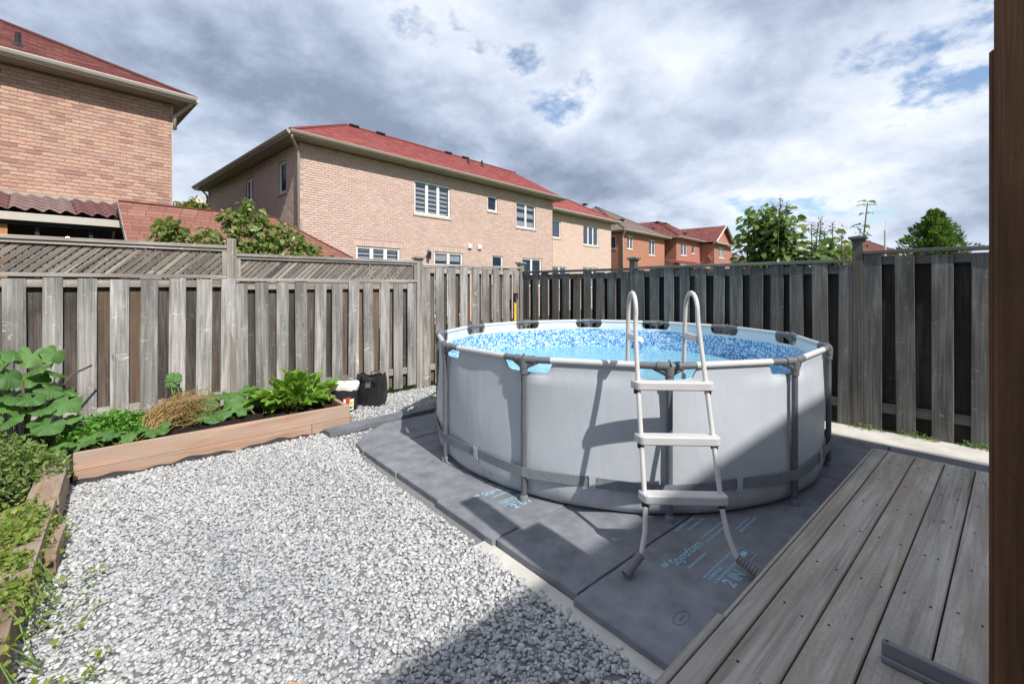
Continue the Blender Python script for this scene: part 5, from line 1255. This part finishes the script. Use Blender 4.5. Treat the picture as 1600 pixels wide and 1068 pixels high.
vent(h4, 1.5, 2.6, 6.05+.13+3.0*P55, 0.9); vent(h4, 4.5, 3.1, 8.1, 0.9); vent(h4, gm-0.9, 2.5, 7.4, 0.9); vent(h4, 3.5, 0.6, 6.75, 0.8)
# far grey roof and far right roof
def px(u, v, d): s = (u-800)/690*d; return Vector((d*k_[0]+s*r_[0], d*k_[1]+s*r_[1], 1.5-(v-447)*d/690))
p = px(1150, 400, 62)
h5, _ = far_house((p.x-3, p.y), 'distant low house with pinkish grey roof beside the lilac bush', 14, 9, 5.0, bt_red, MT['roof_grey'], 4.5, [(3, 4.5, 3, 4.2, 2)])
p = px(1372, 392, 75)
h6, _ = far_house((p.x, p.y-2), 'distant house with brown red roof beyond the right fence', 14, 9, 7.2, bt_red, MT['roof_brown'], 4.5, [(3, 4.5, 5, 6.2, 2)])
# satellite dishes
def dish(p, label, s=1.0, rz=0.0):
    root = empty('satellite_dish', p, rz, label, 'satellite dish')
    m = MB(); prof = [(0.0, 0.0), (0.12*s, 0.012*s), (0.24*s, 0.05*s), (0.30*s, 0.085*s), (0.302*s, 0.075*s), (0.24*s, 0.04*s), (0.0, -0.012*s)]; m.lathe(prof, 20); o = m.build('dish', MT['fascia_pale'], root, smooth=True); o.rotation_euler = (rad(62), 0, 0)
    m = MB(); m.tube([(0, 0.03, 0), (0, 0.12, -0.1*s), (0, 0.12, -0.9*s)], 0.02, 8); m.build('mast', MT['grey_metal'], root, smooth=True)
    m = MB(); m.tube([(0, 0, -0.28*s), (0, -0.35*s, -0.05*s)], 0.012, 6); m.tube([(0, -0.33*s, -0.06*s), (0, -0.40*s, -0.0)], 0.035*s, 8); m.build('feed_arm', MT['grey_metal'], root)
p = px(315, 313, 15.5); dish(p, 'white satellite dish beside the eave of the big pink house', 0.55, rad(-30))
p = px(1108, 404, 46); dish(p, 'distant white satellite dish in front of the red gabled house', 1.3, rad(20))
# utility pole
p = px(1383, 360, 55); m = MB(); m.tube([(0, 0, 0), (0, 0, p.z)], [0.14, 0.11], 10); m.build('pole', MT['concrete'], empty('utility_pole', (p.x, p.y, 0), 0, 'thin pale pole rising over the right fence beside the conifer', 'pole'))
up_ = bpy.data.objects['utility_pole']; m = MB(); m.tube([(-0.3, 0, p.z-0.1), (0.3, 0, p.z+0.0)], 0.03, 6); m.tube([(0.3, 0, p.z), (0.45, 0, p.z+1.2)], 0.025, 6); m.build('crossarm', MT['concrete'], up_)

# own house behind the camera, whose shade falls over the deck
own = empty('brick_house', (0, -4.47, 0), 0, 'own brick house behind the viewpoint that shades the deck', 'house')
m = MB(); m.box(-8.2, 4.25, -9, 0, 0, 5.98); m.build('wall', bt_pink, own)
def gable_roof():
    ze = 6.0; sl_ = 0.5
    for s in (0, 1):
        pts = [(-8.6, 0.45, ze), (4.68, 0.45, ze), (4.68, -4.5, ze+2.4), (-8.6, -4.5, ze+2.4)] if s == 0 else [(4.68, -9.45, ze), (-8.6, -9.45, ze), (-8.6, -4.5, ze+2.4), (4.68, -4.5, ze+2.4)]
        slope(own, *pts, MT['roof_brown'])
    m = MB(); m.box(-8.6, 4.68, -9.45, 0.45, 5.985, 5.998); m.build('soffit', MT['soffit'], own)
gable_roof()
fO = lambda u, w, z: (u, w, z)
m = MB(); m.box(-1.0, 0.9, 0.003, 0.06, 0.35, 2.4); m.build('door', MT['white'], own)
m = MB(); m.box(-0.9, -0.08, 0.061, 0.066, 0.45, 2.3); m.box(-0.02, 0.8, 0.061, 0.066, 0.45, 2.3); m.build('door_pane', MT['pane_far'], own)
for x in (-5, 2): 
    m = MB(); m.box(x, x+1.6, 0.003, 0.05, 3.8, 5.2); wf = m.build('window', MT['white'], own)
    m = MB(); m.box(x+0.08, x+0.76, 0.051, 0.056, 3.88, 5.12); m.box(x+0.84, x+1.52, 0.051, 0.056, 3.88, 5.12); m.build('pane', MT['pane_far'], wf)

# ================================================================== TREES BEYOND THE FENCES
def branchy(root, base, h, spread_, nb, seed, r0=0.05, mat='bark', lean=(0, 0)):
    r = random.Random(seed); m = MB(); tips = []
    def grow(p, d, L, rr, lev):
        pts = [p]; rad_ = [rr]
        for i in range(3):
            d = (d+Vector((r.uniform(-.3, .3), r.uniform(-.3, .3), r.uniform(-.05, .25)))).normalized(); pts.append(pts[-1]+d*L/3); rad_.append(rr*(1-(i+1)*0.2))
        m.tube(pts, rad_, 6)
        if lev == 0: tips.append((pts[-1], d)); tips.append((pts[2], d)); return
        for k in range(r.randint(2, 3)):
            a = r.uniform(0, 2*PI); nd = (d*0.8+Vector((math.cos(a), math.sin(a), r.uniform(-0.1, 0.6)))*spread_).normalized(); grow(pts[r.randint(2, 3)], nd, L*r.uniform(0.6, 0.8), rr*0.55, lev-1)
    for k in range(nb):
        a = 2*PI*k/nb+r.uniform(-.4, .4); grow(Vector(base), Vector((math.cos(a)*spread_*0.6+lean[0], math.sin(a)*spread_*0.6+lean[1], 1)).normalized(), h*0.45, r0, 3)
    o = m.build('branch', MT[mat], root, smooth=True); return tips
# fruit tree (pear) behind the left fence
pear = empty('fruit_tree', (1.35, 7.45, 0), 0, 'fruit tree with drooping glossy leaves behind the left fence', 'tree')
m = MB(); m.tube([(0, 0, 0), (0.02, 0, 0.8), (0.0, 0.0, 1.5), (0.03, 0, 2.3)], [0.07, 0.06, 0.05, 0.03], 8)
cl = []
for x, y, z, r in [(-0.90,0.0,2.10,.20),(-0.75,0.1,1.95,.24),(-0.55,0.0,2.15,.22),(-0.35,0.05,2.05,.24),(-0.20,0.0,2.40,.20),(0.0,0.0,2.55,.22),(0.02,0.0,2.30,.26),(0.18,0.05,2.5,.15),(0.25,0,2.20,.25),(0.45,0.0,2.36,.18),(0.5,0.05,2.12,.24),(0.66,0.0,2.25,.14),(0.75,0.0,2.00,.24),(0.98,0.0,1.93,.2),(-0.05,0,2.0,.3),(0.3,0,1.9,.3),(-0.6,0,1.8,.25),(-0.02,-0.02,2.74,.08),(-0.28,0,2.52,.1),(-1.0,-0.05,2.25,.16),(-0.85,-0.05,2.3,.15),(-1.02,0,1.95,.16),(-0.9,0,1.8,.2),(1.1,0,1.85,.15),(-0.6,-0.05,2.0,.2),(-0.45,0,1.85,.25),(-0.75,0,1.75,.25),(-0.2,-.05,1.9,.25),(0.85,0,2.12,.14)]:
    cl.append((x, y, z, r)); m.tube([(0.0, 0, 1.4+0.25*random.random()), (x*0.5, y*0.5, (z+1.6)/2), (x, y, z)], [0.025, 0.018, 0.007], 6)
m.build('trunk', MT['bark'], pear, smooth=True)
P = []
for x, y, z, r in cl:
    n = int(1450*r*r)+16
    q = rng.normal(0, 1, (n, 3)); q /= np.linalg.norm(q, axis=1, keepdims=True); q *= (rng.random((n, 1))**0.5)*r*np.array([1.15, 1, 0.95]); P.append(q+np.array([x, y, z]))
P = np.concatenate(P); n = len(P); D = rdir(n)*np.array([1, 1, .5]); D[:, 2] -= 0.55
leaf_cloud('foliage', P, D, rdir(n, 0.9), 0.115*rng.uniform(.6, 1.25, n), 'pear', pear, shape='6', wid=1.0)
# yellowish tree between the houses
p = px(298, 330, 16.5); yt = empty('leafy_tree', (p.x, p.y, 0), 0, 'yellow green tree top seen between the two nearer houses', 'tree')
m = MB(); m.tube([(0, 0, 0), (0.05, 0, 2), (0, 0, 3.8)], [0.12, 0.1, 0.04], 8); m.build('trunk', MT['bark'], yt, smooth=True)
n = 4200; q = rdir(n)*(rng.random((n, 1))**0.4); P = q*np.array([0.95, 0.9, 1.0])+np.array([0.05, 0, 3.75]); P[:, 2] += 0.12*np.sin(P[:, 0]*7); 
leaf_cloud('foliage', P, rdir(n), rdir(n, 0.6), 0.16*rng.uniform(.5, 1.2, n), 'yellowtree', yt, shape='Q', wid=1.2)
# lilac bush
lil = empty('lilac_bush', (6.75, 2.15, 0), 0, 'large lilac bush with brown seed heads rising above the right fence', 'bush')
m = MB(); P = []; D = []; seeds = []
rl = random.Random(9)
def lstem(bx, by, tx, ty, tz, leafy=1.0, seed=False, n=25):
    p0 = Vector((bx, by, 0)); p3 = Vector((tx, ty, tz)); p1 = p0.lerp(p3, .4)+Vector((rl.uniform(-.06, .06), rl.uniform(-.06, .06), .05)); p2 = p0.lerp(p3, .75)+Vector((rl.uniform(-.04, .04), rl.uniform(-.04, .04), .04))
    m.tube([p0, p1, p2, p3], [0.02, 0.014, 0.009, 0.004], 6)
    for i in range(int(n*leafy)):
        t = 0.45+0.55*(i+rl.random())/(n*leafy); k = t*3; j = min(2, int(k)); c = [p0, p1, p2, p3][j].lerp([p0, p1, p2, p3][j+1], k-j)
        for s in (0, 1):
            a = rl.uniform(0, 6.28); sp = rl.uniform(0.02, 0.14); P.append((c.x+sp*math.cos(a), c.y+sp*math.sin(a), c.z+rl.uniform(-.05, .05))); D.append((math.cos(a), math.sin(a), rl.uniform(-0.9, 0.15)))
    if seed: seeds.append(p3)
# local y axis: +y is further left in the picture
for i in range(60):
    yy = rl.uniform(-0.75, 0.50); 
    top = 2.45+0.2*math.exp(-((yy-0.12)/0.22)**2) if yy > -0.12 else 2.12-0.15*abs(yy+0.4)
    if yy > 0.4: top = 2.35-(yy-0.4)*3
    lstem(rl.uniform(-.15, .15), rl.uniform(-.4, .3), rl.uniform(-.3, .3), yy, top-abs(rl.gauss(0, .22)), 1.0, False)
for yy, tz in ((0.05, 2.62), (-0.04, 2.66), (-0.12, 2.58), (-0.40, 2.3), (-0.50, 2.33), (-0.62, 2.28), (-0.72, 2.2), (-0.46, 2.25), (-0.54, 2.2)): lstem(0, yy+0.1, -0.1, yy, tz, 0.25, True)
for yy, tz in ((0.36, 2.52), (0.30, 2.6), (0.18, 2.62), (-0.20, 2.40), (-0.22, 2.22)): lstem(0, yy, -0.1, yy, tz, 1.2, False)
m.build('branch', MT['bark'], lil, smooth=True)
P = np.array(P); D = np.array(D); n = len(P); leaf_cloud('foliage', P, D, rdir(n, 1.2), 0.115*rng.uniform(.6, 1.2, n), 'lilac', lil, shape='6', wid=1.25)
Q = np.concatenate([np.array(s)+rng.normal(0, 1, (70, 3))*np.array([.022, .022, .055])-np.array([0, 0, .06]) for s in seeds]); n = len(Q); leaf_cloud('seed_head', Q, rdir(n), rdir(n), 0.022*rng.uniform(.6, 1.3, n), 'seedhead', lil, wid=1.3)
# single shoot beside the tall post
sh_ = empty('lilac_shoot', (6.05, 1.13, 0), 0, 'single tall leafy lilac shoot just behind the tall right fence post', 'plant')
m = MB(); m.tube([(0, 0, 0), (0.03, 0.02, 1.2), (0, -0.01, 1.9), (-0.02, -0.06, 2.40)], [0.015, 0.012, 0.009, 0.005], 7); m.build('stem', MT['bark'], sh_, smooth=True)
LLX = [long_leaf(20+i, 1, 0.44, 0.7, 0.03) for i in range(3)]
for me in LLX: me.materials.append(MT['lilac'])
for kz, z in enumerate((1.80, 1.93, 2.05, 2.17, 2.28, 2.37, 2.41)):
    for s in (-1, 1):
        aa = rad(-45 if s > 0 else 135)+rl.uniform(-.5, .5); L = rl.uniform(0.10, 0.135)
        o = link('leaf', LLX[kz % 3], None, sh_, (0, -0.05 if z > 2.2 else -0.01, z)); o.scale = (L, L, L)
        o.rotation_euler = (Matrix.Rotation(aa, 4, 'Z') @ Matrix.Rotation(rad(rl.uniform(-35, 5)), 4, 'Y') @ Matrix.Rotation(rl.uniform(-.3, .3), 4, 'X')).to_euler()
Q = np.array([0.0, 0.0, 2.0])+rng.normal(0, 1, (160, 3))*np.array([.035, .035, .085]); leaf_cloud('seed_head', Q, rdir(160), rdir(160), 0.024*rng.uniform(.6, 1.3, 160), 'seedhead', sh_, wid=1.3)
# conifer on the right and its crown
con = empty('conifer_tree', (30.3, 2.75, 0), 0, 'dense green conifer tree standing beyond the right fence', 'tree')
m = MB(); m.tube([(0, 0, 0), (0, 0, 4.6)], [0.15, 0.03], 8); m.build('trunk', MT['bark'], con, smooth=True)
n = 8000; z = 1.6+3.6*rng.random(n); a = rng.uniform(0, 2*PI, n); rr = 1.72*np.clip(1-np.clip((z-2.3)/2.95, 0, 1)**1.9, 0.02, 1)*(0.68+0.22*np.sin(3*a+z*2.3)+0.2*np.sin(7*a-z*5)+0.16*np.sin(z*11+2*a))*(rng.random(n)**0.5)
P = np.stack([rr*np.cos(a), rr*np.sin(a), z], 1); D = np.stack([np.cos(a), np.sin(a), np.full(n, 0.8)], 1)+rng.normal(0, .4, (n, 3))
leaf_cloud('crown', P, D, rdir(n, 0.5), 0.22*rng.uniform(.5, 1.3, n), 'conifer', con, wid=0.8)

for nm, g in (('brick_house', 'brick houses behind the fences'), ('satellite_dish', 'satellite dishes on the houses'), ('weed', 'weeds along the right fence foot'), ('landscape_timber', 'timbers along the left edging'), ('wooden_post', 'brown posts on the deck'), ('squash_plant', 'squash plants in the bed'), ('wooden_fence', 'wooden fences round the yard'), ('sorrel_plant', 'leafy plants in the bed')):
    for o in bpy.data.objects:
        if o.parent is None and o.name.split('.')[0] == nm and o is not own: o['group'] = g
SC.render.engine = 'CYCLES'
